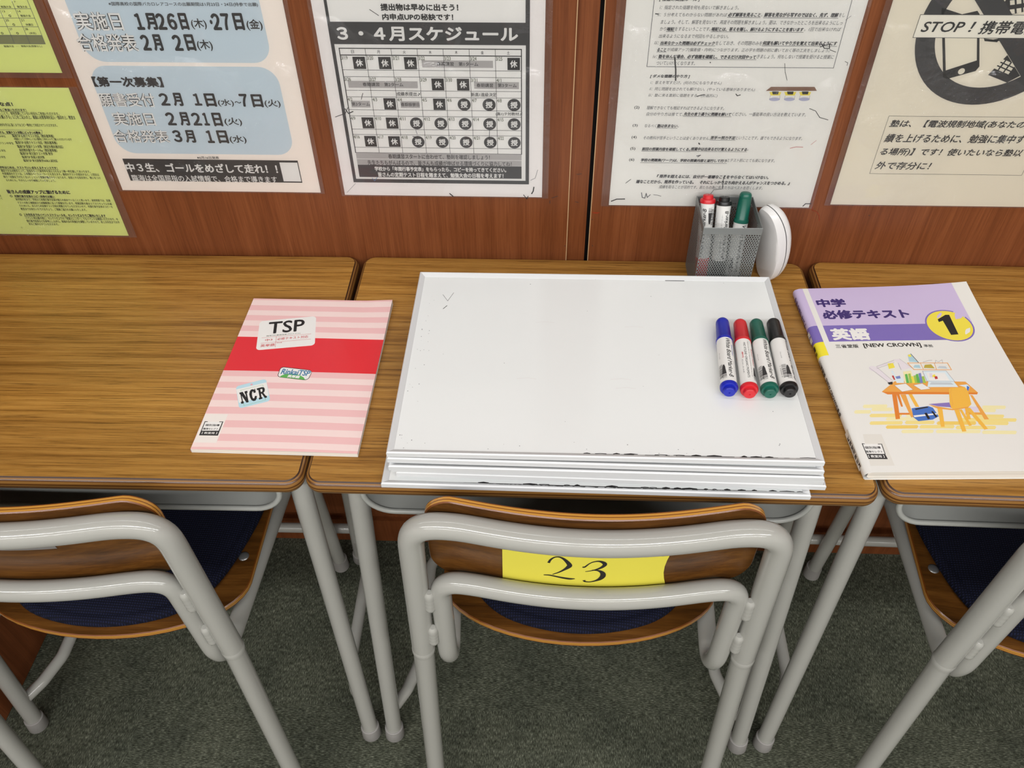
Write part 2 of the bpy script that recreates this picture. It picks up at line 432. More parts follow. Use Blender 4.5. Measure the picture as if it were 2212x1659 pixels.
bm = bmesh.new(); box(bm, 0.0042, 0.0095, 0.022, 0.03, 0.088, CEIL); struct('trim_1', bm, M_BLACKGAP)
bm = bmesh.new(); box(bm, -3.0, 3.2, YW, 0.03, 0.0, 0.068); box(bm, -3.0, 3.2, 0.016, 0.03, 0.068, 0.088); struct('baseboard_back', bm, M_WALL)
bm = bmesh.new(); box(bm, -0.985, -0.945, -0.62, YW - 0.001, 0.0, 1.25); bevel(bm, 0.002, 1); struct('wall_left', bm, M_WALL)
bm = bmesh.new(); box(bm, 3.2, 3.25, -4.0, 0.05, 0, CEIL); struct('wall_right', bm, M_WHITEWALL)
bm = bmesh.new(); box(bm, -3.05, -3.0, -4.0, 0.05, 0, CEIL); struct('wall_far_left', bm, M_WHITEWALL)
bm = bmesh.new(); box(bm, -3.0, 3.2, -4.05, -4.0, 0, CEIL); struct('wall_front', bm, M_WHITEWALL)
fi = 0
for ly, lw in LAMP_ROWS:
    for lx in LAMP_X:
        fi += 1
        bm = bmesh.new(); box(bm, lx - 0.62, lx + 0.62, ly - 0.08, ly + 0.08, CEIL - 0.06, CEIL); bevel(bm, 0.008, 1)
        struct('trim_%d' % (fi + 1), bm, M_WHITEWALL)

# ------------------------------------------------------------------ desks
DW, DD = 0.5915, 0.3915
def make_desk():
    root = empty('school_desk')
    bm = bmesh.new()
    prof = [(0, .7, 1), (.0012, .6985, 2), (.0028, .6980, 1), (.0042, .6962, 1), (.0050, .6930, 2), (.0051, .6910, 1), (.0050, .6885, 2), (.0046, .6868, 1), (.0038, .6846, 2), (.0026, .6826, 1), (.0008, .6810, 1)]
    mi_ = {1: 1, 2: 2}
    rings = []
    for d, z, _ in prof: rings.append([(x, y, z) for x, y in roundrect(-DW / 2 - d, DW / 2 + d, -DD - d, d, .0135 + d, 8)])
    loft(bm, rings[::-1], [{1: 1, 2: 2}[1 if i not in (1, 3, 5, 7, 9) else 2] if i < len(rings) - 2 else 3 for i in range(len(rings) - 1)], cap0=4, cap1=0)
    obj('tabletop', bm, (M_TOP, M_EDGEL, M_EDGED, M_GROOVE, M_UNDER), root, smooth=40)
    # storage tray: an open-fronted steel box with rounded lower corners and a rolled lip
    bm = bmesh.new()
    def trayring(y, g=0.0, zt=.6808):
        pts = []; X = .253 - g; r = .034 - g; zb = .596 + g
        pts.append((-X, y, zt))
        for k in range(9):
            a = math.radians(180 + 90 * k / 8); pts.append((-X + r + r * math.cos(a), y, zb + r + r * math.sin(a)))
        for k in range(9):
            a = math.radians(270 + 90 * k / 8); pts.append((X - r + r * math.cos(a), y, zb + r + r * math.sin(a)))
        pts.append((X, y, zt)); return pts
    R = [trayring(-.352), trayring(-.06), trayring(-.06, .0012), trayring(-.352, .0012)]
    vr = [[bm.verts.new(q) for q in r_] for r_ in R]
    for a, b in ((0, 1), (2, 3), (3, 0)):
        for k in range(len(vr[0]) - 1): bm.faces.new((vr[a][k], vr[a][k + 1], vr[b][k + 1], vr[b][k]))
    bm.faces.new(vr[1])
    tube(bm, [(x, y, z) for x, y, z in trayring(-.352, -.0006)], .0034, 10)
    obj('storage_tray', bm, M_TRAY, root, smooth=45)
    e = DW / 2
    for s in (-1, 1):
        for pts, fr in ((((s * (e - .0135), -.375, .0), (s * (e - .030), -.318, .6808)), 1), (((s * (e - .085), -.036, .0), (s * (e - .034), -.125, .6808)), 0)):
            a, b = Vector(pts[0]), Vector(pts[1]); d = (b - a).normalized()
            bm = bmesh.new(); tube(bm, [a + d * .004, b], .0127, 20)
            lg = obj('leg', bm, M_STEEL, root, smooth=40)
            bm = bmesh.new()
            tube(bm, [a + Vector((0, 0, .0005)), a + d * .003, a + d * .0275, a + d * .0285], [.0140, .0158, .0148, .0138], 24)
            obj('rubber_foot', bm, M_CAP, lg, smooth=40)
        # low side stretcher bending in from the front leg and running back to the rear leg
        bm = bmesh.new()
        fx = e - .0155; 
        tube(bm, fillet([(s * fx, -.367, .078), (s * (e - .036), -.335, .081), (s * (e - .051), -.29, .082), (s * (e - .051), -.10, .084), (s * (e - .079), -.045, .086)], [.03, .05, .03], 6), .0098, 14)
        obj('stretcher', bm, M_STEEL, root, smooth=40)
    bm = bmesh.new()
    x = e - .070
    tube(bm, [(-x, -.0335, .098), (-x + .006, -.0335, .098), (x - .006, -.0335, .098), (x, -.0335, .098)], [.008, .0098, .0098, .008], 14)
    obj('rear_crossbar', bm, M_STEEL, root, smooth=40)
    return root
desk = make_desk()
DG = 'wooden-topped school desks along the wall'
DESKS = [((0.0, 0.0, 0.0), 0.0, 'wooden-topped school desk in the middle, under the stack of whiteboards'),
         ((-0.6072, -0.0035, 0.0), 0.011, 'wooden-topped school desk at the left, under most of the pink striped booklet'),
         ((0.6110, 0.0005, 0.0), -0.012, 'wooden-topped school desk at the right, under the purple and white textbook')]
for i, (loc, rz, lb) in enumerate(DESKS):
    o = desk if i == 0 else copy_tree(desk)
    o.location = loc; o.rotation_euler = (0, 0, rz); tag(o, lb, 'desk', DG)

# ------------------------------------------------------------------ chairs (local frame: x right, y towards the desk, origin on the floor 0.24 m in front of the desk's back edge)
Y0 = 0.24
def L3(x, y, z): return Vector((x, y + Y0, z))
HR, YR, ZR = .1940, -.4426, .4428
def bow(x, sag, half):
    t = min(1, abs(x) / half); return -sag * ((1 - t * t) ** 1.15 if t < 1 else 0)
def make_chair():
    root = empty('school_chair')
    # back frame: both upright rear legs and the bowed top rail are one bent tube
    TZ, TY = .700, YR
    half = HR - .0277 * (TZ - ZR)
    bar = [(-.136 + .272 * k / 24, TY + bow(-.136 + .272 * k / 24, .0185, .15), TZ) for k in range(25)]
    def leglow(s): return [(s * (HR + .0248 * ZR), YR - .0577 * ZR, .004)]
    path = [(-HR, YR, ZR), (-half, TY, TZ)] + bar + [(half, TY, TZ), (HR, YR, ZR)]
    path = relax(resample(fillet(path, [.040] + [0] * 25 + [.040], 9), .004), 14)
    bm = bmesh.new(); tube(bm, [L3(*p) for p in path], .0138, 20, caps=False)
    for s in (-1, 1):
        for zt in (.580, .503):    # weld beads between the upright and the seat tube
            q = []; rr_ = []
            for k in range(17):
                z = zt - k * .0024; x = s * (HR - .0277 * (z - ZR) - .0147)
                q.append(L3(x, YR - .0058, z)); rr_.append((.0035 if k in (0, 16) else .0054 if k in (1, 15) else .0064) + .0002 * math.sin(k * 2.1))
            tube(bm, q, rr_, 10)
    obj('back_frame', bm, M_STEEL, root, smooth=50)
    for s in (-1, 1):
        bm = bmesh.new()
        a = Vector(leglow(s)[0]); b = Vector((s * HR, YR, ZR)); d = (b - a).normalized()
        pts = [a, b - d * .012, b - d * .008, b - d * .004, b + d * .0, b + d * .003]
        tube(bm, [L3(*q) for q in pts], [.0130, .0130, .0136, .0143, .0143, .0138], 20)
        lg = obj('rear_leg', bm, M_STEEL, root, smooth=40)
        bm = bmesh.new(); d2 = (b - a).normalized(); tube(bm, [L3(*(a + Vector((0, 0, -.0035)))), L3(*(a + d2 * .026))], [.0155, .0150], 20)
        obj('rubber_foot', bm, M_CAP, lg, smooth=40)
    # seat tube: front legs, seat side rails and the lower back rail are one bent tube
    LZ = .597; lx = HR - .0277 * (LZ - ZR) - .0262
    lb = [(-.118 + .236 * k / 22, YR + bow(-.118 + .236 * k / 22, .0185, .15), LZ) for k in range(23)]
    xb = HR - .0285
    def side(s): return [(s * .190, -.047, .004), (s * .186, -.075, .384), (s * .176, -.25, .385), (s * xb, -.425, .384), (s * xb, YR + .004, .43), (s * lx, YR, LZ)]
    path = side(-1) + lb + side(1)[::-1]
    rr = [.045, .2, .034, .03, .030] + [0] * 23 + [.030, .03, .034, .2, .045]
    bm = bmesh.new(); tube(bm, [L3(*p) for p in relax(resample(fillet(path, rr, 8), .004), 8)], .0121, 18)
    sf = obj('seat_frame', bm, M_STEEL, root, smooth=50)
    for s in (-1, 1):
        bm = bmesh.new(); tube(bm, [L3(s * .190, -.047, .0005), L3(s * .190, -.047, .028)], [.0150, .0142], 20); obj('rubber_foot', bm, M_CAP, sf, smooth=40)
    # plywood seat
    ol = []
    for k in range(25):
        a = math.pi * k / 24; ol.append((-.1817 * math.cos(a), -.332 - .083 * math.sin(a)))
    ol += [(.1817, -.20), (.181, -.12)] + [(.141 + .04 * math.cos(math.radians(t)), -.10 + .04 * math.sin(math.radians(t))) for t in (20, 45, 70, 90)]
    ol += [(-x, y) for x, y in ol[-4:][::-1]] + [(-.181, -.12), (-.1817, -.20)]
    def sz(x, y): return .4105 + .005 * (x / .18) ** 2 - (.0 if y > -.30 else 0)
    def ring(ins, dz):
        p = inset_poly(ol, ins) if ins else ol
        return [tuple(L3(x, y, sz(x, y) + dz)) for x, y in p]
    bm = bmesh.new()
    loft(bm, [ring(.0015, -.0095), ring(0, -.0085), ring(0, -.0072), ring(0, -.0050), ring(0, -.0042), ring(0, -.0014), ring(.0012, 0)], [2, 2, 1, 2, 1, 2], cap0=0, cap1=0)
    obj('seat', bm, (M_PLY, M_PLYL, M_PLYD), root, smooth=35)
    for s in (-1, 1):
        for by in (-.295, -.13):
            bm = bmesh.new(); bmesh.ops.create_uvsphere(bm, u_segments=16, v_segments=8, radius=.0075, matrix=Matrix.Translation(L3(s * .163, by, .4145)) @ Matrix.Diagonal((1, 1, .35, 1)))
            obj('bolt', bm, M_BOLT, root, smooth=60)
    # navy seat pad
    po = [(0, -.404), (.05, -.399), (.095, -.385), (.125, -.362), (.145, -.330), (.160, -.285), (.172, -.23), (.176, -.16), (.168, -.105), (.14, -.085), (.07, -.080), (0, -.079)]
    po = po + [(-x, y) for x, y in po[-2:0:-1]]
    cm = []
    n = len(po)
    for i in range(n):      # smooth the outline
        p0, p1, p2, p3 = (Vector(po[(i + k) % n]) for k in (-1, 0, 1, 2))
        for t in (0, .25, .5, .75): cm.append(tuple(.5 * ((2 * p1) + (p2 - p0) * t + (2 * p0 - 5 * p1 + 4 * p2 - p3) * t * t + (-p0 + 3 * p1 - 3 * p2 + p3) * t ** 3)))
    def pring(ins, z): return [tuple(L3(x, y, z + .005 * (x / .18) ** 2)) for x, y in (inset_poly(cm, ins) if ins else cm)]
    bm = bmesh.new()
    rings = [pring(.002, .4106), pring(-.001, .4145), pring(0, .419), pring(.003, .4225), pring(.009, .4245), pring(.0115, .4235), pring(.014, .4248), pring(.03, .4285), pring(.055, .4305)]
    loft(bm, rings, None, cap0=0, cap1=0)
    obj('seat_pad', bm, M_NAVY, root, smooth=60)
    # plywood backrest, bowed, on the sitter's side of both rails
    bm = bmesh.new()
    hw, zb, zt, T = .1745, .585, .7185, .009
    nx = 40
    cr = .034
    xs = [-hw + cr - cr * math.cos(math.pi / 2 * k / 9) for k in range(10)]
    xs = xs + [xs[-1] + (-2 * xs[-1]) * k / 24 for k in range(1, 24)] + [-x for x in xs[::-1]]
    def dz(x): d = max(0, abs(x) - (hw - cr)); return cr - math.sqrt(max(0, cr * cr - d * d))
    o2f = [(x, zb + dz(x)) for x in xs] + [(x, zt - dz(x)) for x in xs[::-1]]
    def yb(x): return YR + .0143 + bow(x, .0185, .15) + .004 * max(0, (abs(x) - .135) / .04) ** 2
    def bring(ins, t): return [tuple(L3(x, yb(x) + t, z)) for x, z in (inset_poly(o2f, ins) if ins else o2f)]
    lay = [bring(.0012, 0), bring(0, .0011), bring(0, .0036), bring(0, .0045), bring(0, .0070), bring(0, .0079), bring(.0012, .009)]
    vr = loft(bm, lay, [2, 1, 2, 1, 2, 2])
    n = len(xs)
    for R_, flip in ((vr[0], True), (vr[-1], False)):     # faces in columns, so that they follow the bow
        for i in range(n - 1):
            q = [R_[i], R_[i + 1], R_[2 * n - 2 - i], R_[2 * n - 1 - i]]
            bm.faces.new(q if not flip else q[::-1]).material_index = 0
    obj('backrest', bm, (M_PLY, M_PLYL, M_PLYD), root, smooth=35)
    return root, yb
chair, YB = make_chair()
CG = 'school chairs pushed in at the desks'
CH = [((.0042, -.2395, 0), .0035, 'grey tube school chair in the middle with a yellow paper label reading 23'),
      ((-.6196, -.2507, 0), .0115, 'grey tube school chair at the left desk, navy pad showing under its rails'),
      ((.6492, -.2514, 0), -.0786, 'grey tube school chair at the right desk, cut off by the photo edge')]
CHR = []
for i, (loc, rz, lb) in enumerate(CH):
    o = chair if i == 0 else copy_tree(chair)
    o.location = loc; o.rotation_euler = (0, 0, rz); tag(o, lb, 'chair', CG); CHR.append(o)
# the yellow number label on the middle chair, lying on the backrest's rear face
M_YEL = mat('yellow_paper', (218, 207, 78), 0.7, 0.2)
bm = bmesh.new()
def sgn(u, v, l): return L3(u, YB(u) - .0009 - .0002 * l, v)
pr = Print(bm, sgn, [M_YEL])
xs0, xs1, z0, z1 = -.0935, .0790, .5990, .690
nu = 24
def edge_r(t): return xs1 + (-.004 if t > .80 else .003 * (1 - t) - .004 * math.sin(t * 5))
for i in range(nu):
    for j in range(8):
        q = []
        for a, b in ((i, j), (i + 1, j), (i + 1, j + 1), (i, j + 1)):
            t = b / 8; u = xs0 - .0008 * (1 - t) + (edge_r(t) - xs0) * a / nu
            q.append((u, z0 + (z1 - z0) * t))
        pr.poly(q, M_YEL, 0)
bmesh.ops.remove_doubles(bm, verts=bm.verts, dist=1e-6)
def dg(pts):     # photo-measured strokes of the two numerals: x across the label, y down between the rails, width
    out = []
    for x, y, wd in pts:
        u = xs0 + (x - 185) / (2030 - 185) * (xs1 - xs0)
        s_ = (x - 185) / 1845.; top = 35 + 85 * (1 - (1 - min(1, s_ * 1.6)) ** 2); bot = 345 + 95 * (1 - abs(s_ - .58) / .58 * 1.0) if s_ < .58 else 440 - 40 * (s_ - .58) / .42
        v = .6568 - (y - top) / (bot - top) * (.6568 - .5995)
        out.append((u, v, wd * 1.5))
    return out
a_ = .0018
pr.stroke(dg([(700, 178, a_), (720, 148, a_ * .9), (760, 125, .0012), (805, 120, .0014), (850, 132, .0020), (895, 160, .0028), (935, 200, .0036), (920, 222, .0032), (880, 245, .0020), (820, 272, .0012), (750, 293, .0008)]), INK['k'], 1)
pr.stroke(dg([(650, 297, .0008), (720, 300, .0014), (800, 315, .0016), (880, 330, .0020), (950, 340, .0020), (1005, 340, .0007)]), INK['k'], 2)
pr.stroke(dg([(1080, 222, .0016), (1105, 222, .0014), (1150, 190, .0010), (1200, 170, .0011), (1260, 165, .0018), (1310, 180, .0030), (1325, 200, .0030), (1290, 230, .0022), (1210, 258, .0012), (1115, 270, .0006)]), INK['k'], 1)
pr.stroke(dg([(1190, 255, .0008), (1260, 262, .0018), (1310, 285, .0034), (1318, 318, .0040), (1290, 350, .0032), (1240, 372, .0016), (1180, 381, .0011), (1125, 375, .0014), (1110, 360, .0022)]), INK['k'], 2)
lab = obj('number_label', bm, pr.mats, CHR[0], smooth=180); lab['label'] = 'yellow paper label with the black number 23'
# grey sticker edge on the left chair's backrest
bm = bmesh.new()
pr = Print(bm, sgn, [mat('grey_sticker', (112, 110, 108), 0.6)])
for i in range(10): pr.poly([(-.10 + .0163 * i, .655), (-.10 + .0163 * (i + 1), .655), (-.10 + .0163 * (i + 1) - .004 * (i == 9), .685), (-.10 + .0163 * i, .685)], pr.mats[0], 0)
st_ = obj('grey_sticker', bm, pr.mats, CHR[1]); st_['label'] = 'grey sticker at the left edge of the photo'

# ------------------------------------------------------------------ whiteboards
M_BF = mat('white_plastic_frame', (214, 215, 216), 0.32, 0.45)
def board_mat():
    m = mat('whiteboard_surface', (232, 234, 233), 0.16, 0.5)
    return m
M_BS = board_mat()
BW, BD, BT = .440, .300, .0072
def make_board():
    root = empty('whiteboard')
    bm = bmesh.new(); X, Y = BW / 2, BD / 2
    def rc(d, z): return [(-X + d, -Y + d, z), (X - d, -Y + d, z), (X - d, Y - d, z), (-X + d, Y - d, z)]
    loft(bm, [rc(.012, .0), rc(.0005, .0), rc(0, .0006), rc(0, BT - .0011), rc(.0011, BT), rc(.0018, BT), rc(.0066, BT - .0028), rc(.0069, BT - .0034)], None)
    obj('frame', bm, M_BF, root, smooth=25)
    bm = bmesh.new(); box(bm, -X + .0062, X - .0062, -Y + .0062, Y - .0062, .0005, BT - .0032); obj('writing_surface', bm, M_BS, root)
    return root
board = make_board()
BL = [((-.2157, -.3985), (.2244, -.4010), 'bottom whiteboard of the stack, sticking out furthest to the front left'),
      ((-.2013, -.3893), (.2401, -.3938), 'second whiteboard from the bottom of the stack, its right end sticking out furthest'),
      ((-.2018, -.3892), (.2326, -.3932), 'third whiteboard from the bottom of the stack, set back at its left end'),
      ((-.2063, -.3932), (.2335, -.3945), 'third whiteboard from the top of the stack'),
      ((-.2072, -.3888), (.2321, -.3918), 'second whiteboard from the top, just under the top board'),
      ((-.2083, -.3872), (.2330, -.3862), 'top whiteboard of the stack, with the four markers lying on it')]
BOARDS = []
for i, (a, b, lb) in enumerate(BL):
    o = board if i == 0 else copy_tree(board)
    ang = math.atan2(b[1] - a[1], b[0] - a[0]); mx, my = (a[0] + b[0]) / 2, (a[1] + b[1]) / 2
    o.location = (mx - math.sin(ang) * BD / 2, my + math.cos(ang) * BD / 2, .7002 + i * (BT + .00005)); o.rotation_euler = (0, 0, ang)
    tag(o, lb, 'whiteboard', 'small whiteboards stacked on the middle desk'); BOARDS.append(o)
# ink left in the corners of the writing surfaces
for bi, n_, seed in ((5, 60, 3), (0, 14, 5)):
    sf = [c for c in BOARDS[bi].children if c.name.startswith('writing')][0]
    sf.data = sf.data.copy()
    bm = bmesh.new(); bm.from_mesh(sf.data); rnd = random.Random(seed)
    pr = Print(bm, lambda u, v, l: (u, v, BT - .0032 + .00004 * (l + 1)), [M_BS])
    X, Y = BW / 2 - .0070, BD / 2 - .0070
    x = -.02 if bi == 5 else -.12
    while x < X - .002:
        wd = rnd.uniform(.004, .016); 
        if rnd.random() < (.72 if bi == 5 else .85): pr.stroke([(x, -Y + .0002, .0006), (x + wd * .5, -Y + .0006, rnd.uniform(.0006, .0022)), (x + wd, -Y + .0002, .0007)], INK['k'], 0)
        x += wd + rnd.uniform(0, .008)
    for k in range(n_):
        e = rnd.random()
        if e < .4: u, v = -X + rnd.uniform(.001, .02) , rnd.uniform(-Y, Y)
        elif e < .8: u, v = rnd.uniform(-X, X), -Y + rnd.uniform(.001, .02)
        else: u, v = rnd.uniform(-X, X), rnd.uniform(-Y, Y)
        pr.circle(u, v, rnd.uniform(.0002, .0006), INK['k2'], 1, n=6)
    if bi == 5:
        pr.line([(-.187, .108), (-.180, .096), (-.174, .112)], .0004, INK['k3'], 1); pr.line([(-.184, .081), (-.180, .087)], .0008, INK['k3'], 1)
        for k in range(5): u, v = rnd.uniform(-.1, .1), rnd.uniform(-.05, .09); pr.line([(u, v), (u + .012, v + .0015), (u + .022, v)], .0003, mat('faint_mark', (214, 206, 206), .3), 1)
        pr.line([(.09, Y - .0004), (.113, Y - .0004)], .0012, INK['k3'], 1)
    bm.to_mesh(sf.data); bm.free()
    for m_ in pr.mats[1:]: sf.data.materials.append(m_)

# dried black ink along the inner edge of the bottom board's and top board's front rims
for bi, xa, xb, dens in ((0, -.14, .17, .9), (5, -.02, .20, .65)):
    fr = [c for c in BOARDS[bi].children if c.name.startswith('frame')][0]
    fr.data = fr.data.copy(); rnd = random.Random(11 + bi)
    bm = bmesh.new(); bm.from_mesh(fr.data)
    pr = Print(bm, lambda u, v, l: (u, -BD / 2 + v, BT - (v - .0018) / .0048 * .0028 + .00006), [M_BF])
    x = xa
    while x < xb:
        st = rnd.uniform(.003, .008); env = math.sin(math.pi * (x - xa) / (xb - xa)) ** .7
        if rnd.random() < dens + .1:
            a0, a1, a2 = (rnd.uniform(.0012, .0032 if bi == 0 else .0012) * env + .0002 for _ in range(3))
            for u0, u1, h0, h1 in ((x, x + st / 2, a0, a1), (x + st / 2, x + st, a1, a2)):
                pr.poly([(u0, .0065 - h0), (u1, .0065 - h1), (u1, .0065), (u0, .0065)], INK['k'], 0)
        x += st
    bm.to_mesh(fr.data); bm.free()
    for m_ in pr.mats[1:]: fr.data.materials.append(m_)
# ---- measured layout of the printed sheets: wall sheets in metres (x, z), book covers in metres (u right, v down)
EXAM = [
 ('r', -0.5885, -0.3704, 0.9712, 1.13, 'lb', 0.022, 0),
 ('r', -0.5925, -0.3677, 0.8532, 0.9667, 'lb', 0.022, 0),
 ('t', '※国際高校の国際バカロレアコースの出願期間は1月23日・24日(持参で出願)', -0.5405, -0.3728, 1.0344, 1.0392, 'k'),
 ('t', '実施日', -0.586, -0.532, 1.0073, 1.0286, 'o'),
 ('t', '１', -0.5168, -0.5078, 1.0085, 1.027, 'B'),
 ('t', '月', -0.5052, -0.4925, 1.0086, 1.0274, 'B'),
 ('t', '２', -0.4925, -0.4822, 1.0087, 1.0271, 'B'),
 ('t', '６', -0.48, -0.4698, 1.0087, 1.0272, 'B'),
 ('t', '日', -0.4664, -0.4567, 1.0088, 1.0276, 'B'),
 ('t', '(木)', -0.4537, -0.4362, 1.0094, 1.0217, 'm'),
 ('t', '・', -0.4318, -0.4287, 1.0153, 1.0202, 'B'),
 ('t', '２', -0.4295, -0.4195, 1.0087, 1.0274, 'B'),
 ('t', '７', -0.4183, -0.409, 1.0088, 1.0275, 'B'),
 ('t', '日', -0.4048, -0.3933, 1.0088, 1.0279, 'B'),
 ('t', '(金)', -0.3908, -0.3728, 1.0084, 1.0212, 'm'),
 ('t', '合格発表', -0.5928, -0.523, 0.9832, 1.0044, 'o'),
 ('t', '２', -0.5179, -0.5078, 0.9849, 1.0032, 'B'),
 ('t', '月', -0.5048, -0.4937, 0.9846, 1.0038, 'B'),
 ('t', '２', -0.481, -0.4706, 0.9848, 1.0034, 'B'),
 ('t', '日', -0.4666, -0.4556, 0.9849, 1.004, 'B'),
 ('t', '(木)', -0.4538, -0.4359, 0.985, 0.9981, 'm'),
 ('t', '【第一次募集】', -0.5922, -0.5076, 0.9408, 0.9536, 'B'),
 ('t', '願書受付', -0.5933, -0.5246, 0.9157, 0.9337, 'o'),
 ('t', '２', -0.5183, -0.5068, 0.9178, 0.9337, 'B'),
 ('t', '月', -0.5025, -0.4906, 0.9174, 0.9343, 'B'),
 ('t', '１', -0.4768, -0.4677, 0.9182, 0.9337, 'B'),
 ('t', '日', -0.463, -0.4499, 0.917, 0.9339, 'B'),
 ('t', '(水)', -0.4481, -0.4288, 0.9171, 0.9269, 'm'),
 ('t', '～', -0.4274, -0.4195, 0.9215, 0.9243, 'B'),
 ('t', '７', -0.4205, -0.4109, 0.9174, 0.9337, 'B'),
 ('t', '日', -0.4062, -0.3929, 0.9168, 0.9333, 'B'),
 ('t', '(火)', -0.3913, -0.372, 0.9162, 0.9271, 'm'),
 ('t', '実施日', -0.5848, -0.5326, 0.891, 0.9092, 'o'),
 ('t', '２', -0.5181, -0.5068, 0.8921, 0.9093, 'B'),
 ('t', '月', -0.5019, -0.4898, 0.8919, 0.9098, 'B'),
 ('t', '２', -0.4861, -0.475, 0.8921, 0.9092, 'B'),
 ('t', '１', -0.4722, -0.4654, 0.8922, 0.9093, 'B'),
 ('t', '日', -0.4604, -0.449, 0.8914, 0.9094, 'B'),
 ('t', '(火)', -0.4465, -0.4248, 0.8919, 0.9032, 'm'),
 ('t', '合格発表', -0.5927, -0.522, 0.8679, 0.8857, 'o'),
 ('t', '３', -0.5167, -0.5058, 0.8694, 0.8859, 'B'),
 ('t', '月', -0.5019, -0.489, 0.8688, 0.8861, 'B'),
 ('t', '１', -0.4744, -0.4656, 0.8687, 0.886, 'B'),
 ('t', '日', -0.4606, -0.4475, 0.8684, 0.8861, 'B'),
 ('t', '(水)', -0.4461, -0.425, 0.8682, 0.8797, 'm'),
 ('t', '※6月16日発表', -0.4946, -0.4664, 0.8462, 0.8502, 'k'),
 ('r', -0.5923, -0.3661, 0.8135, 0.8455, 'k', 0, 0),
 ('t', '中３生、ゴールをめざして走れ！！', -0.5919, -0.3945, 0.8265, 0.84, 'W'),
 ('t', '臨海は全国屈指の入試情報で、合格まで導きます', -0.589, -0.3983, 0.8133, 0.8227, 'w'),
 ('r', -0.3901, -0.3672, 0.8153, 0.8426, 'w', 0, 1)]
GREENA = [
 ('r', -0.7212, -0.631, 0.9918, 1.0016, 'og', 0, 0),
 ('l', [(-0.631, 0.9918), (-0.631, 1.12)], 0.0005, 'k2', 2),
 ('l', [(-0.649, 0.9918), (-0.649, 1.12)], 0.0005, 'k2', 2),
 ('l', [(-0.6671, 0.9918), (-0.6671, 1.12)], 0.0005, 'k2', 2),
 ('l', [(-0.6851, 0.9918), (-0.6851, 1.12)], 0.0005, 'k2', 2),
 ('l', [(-0.7032, 0.9918), (-0.7032, 1.12)], 0.0005, 'k2', 2),
 ('l', [(-0.7212, 0.9918), (-0.7212, 1.12)], 0.0005, 'k2', 2),
 ('l', [(-0.7212, 1.0312), (-0.631, 1.0312)], 0.0005, 'k2', 2),
 ('l', [(-0.7212, 1.0209), (-0.631, 1.0209)], 0.0005, 'k2', 2),
 ('l', [(-0.7212, 1.0113), (-0.631, 1.0113)], 0.0005, 'k2', 2),
 ('l', [(-0.7212, 1.0016), (-0.631, 1.0016)], 0.0005, 'k2', 2),
 ('l', [(-0.7212, 0.9918), (-0.631, 0.9918)], 0.0005, 'k2', 2),
 ('t', '7', -0.6468, -0.6451, 1.0378, 1.0396, 'g'),
 ('t', '勉強大会', -0.6458, -0.6341, 1.0321, 1.0346, 'g'),
 ('t', '勉強大会', -0.6645, -0.6525, 1.032, 1.0345, 'g'),
 ('t', '13', -0.6652, -0.662, 1.0272, 1.0294, 'g'),
 ('t', '◎', -0.6598, -0.657, 1.0221, 1.0248, 'g'),
 ('t', '14', -0.6475, -0.6441, 1.0273, 1.0295, 'g'),
 ('t', '勉強大会', -0.6462, -0.6345, 1.0222, 1.0248, 'g'),
 ('t', '20', -0.6658, -0.6621, 1.0172, 1.0197, 'g'),
 ('t', '◎', -0.6597, -0.657, 1.0122, 1.015, 'g'),
 ('t', '21', -0.6477, -0.6443, 1.0173, 1.0198, 'g'),
 ('t', '休講日', -0.6446, -0.6362, 1.0124, 1.015, 'g'),
 ('t', '27', -0.6658, -0.6623, 1.0073, 1.0098, 'g'),
 ('t', '◎', -0.6598, -0.6569, 1.0026, 1.0052, 'g'),
 ('t', '◎', -0.6778, -0.6749, 1.0025, 1.0051, 'g'),
 ('t', '28', -0.6476, -0.6442, 1.0074, 1.0099, 'g'),
 ('t', '(未定)', -0.6444, -0.6366, 1.0026, 1.0053, 'g'),
 ('t', '勉強大会', -0.6813, -0.6693, 0.9876, 0.9901, 'g'),
 ('t', '…', -0.6667, -0.6637, 0.9887, 0.9891, 'g'),
 ('t', '勉強大会(授業なし)', -0.6608, -0.6361, 0.9876, 0.9903, 'g')]
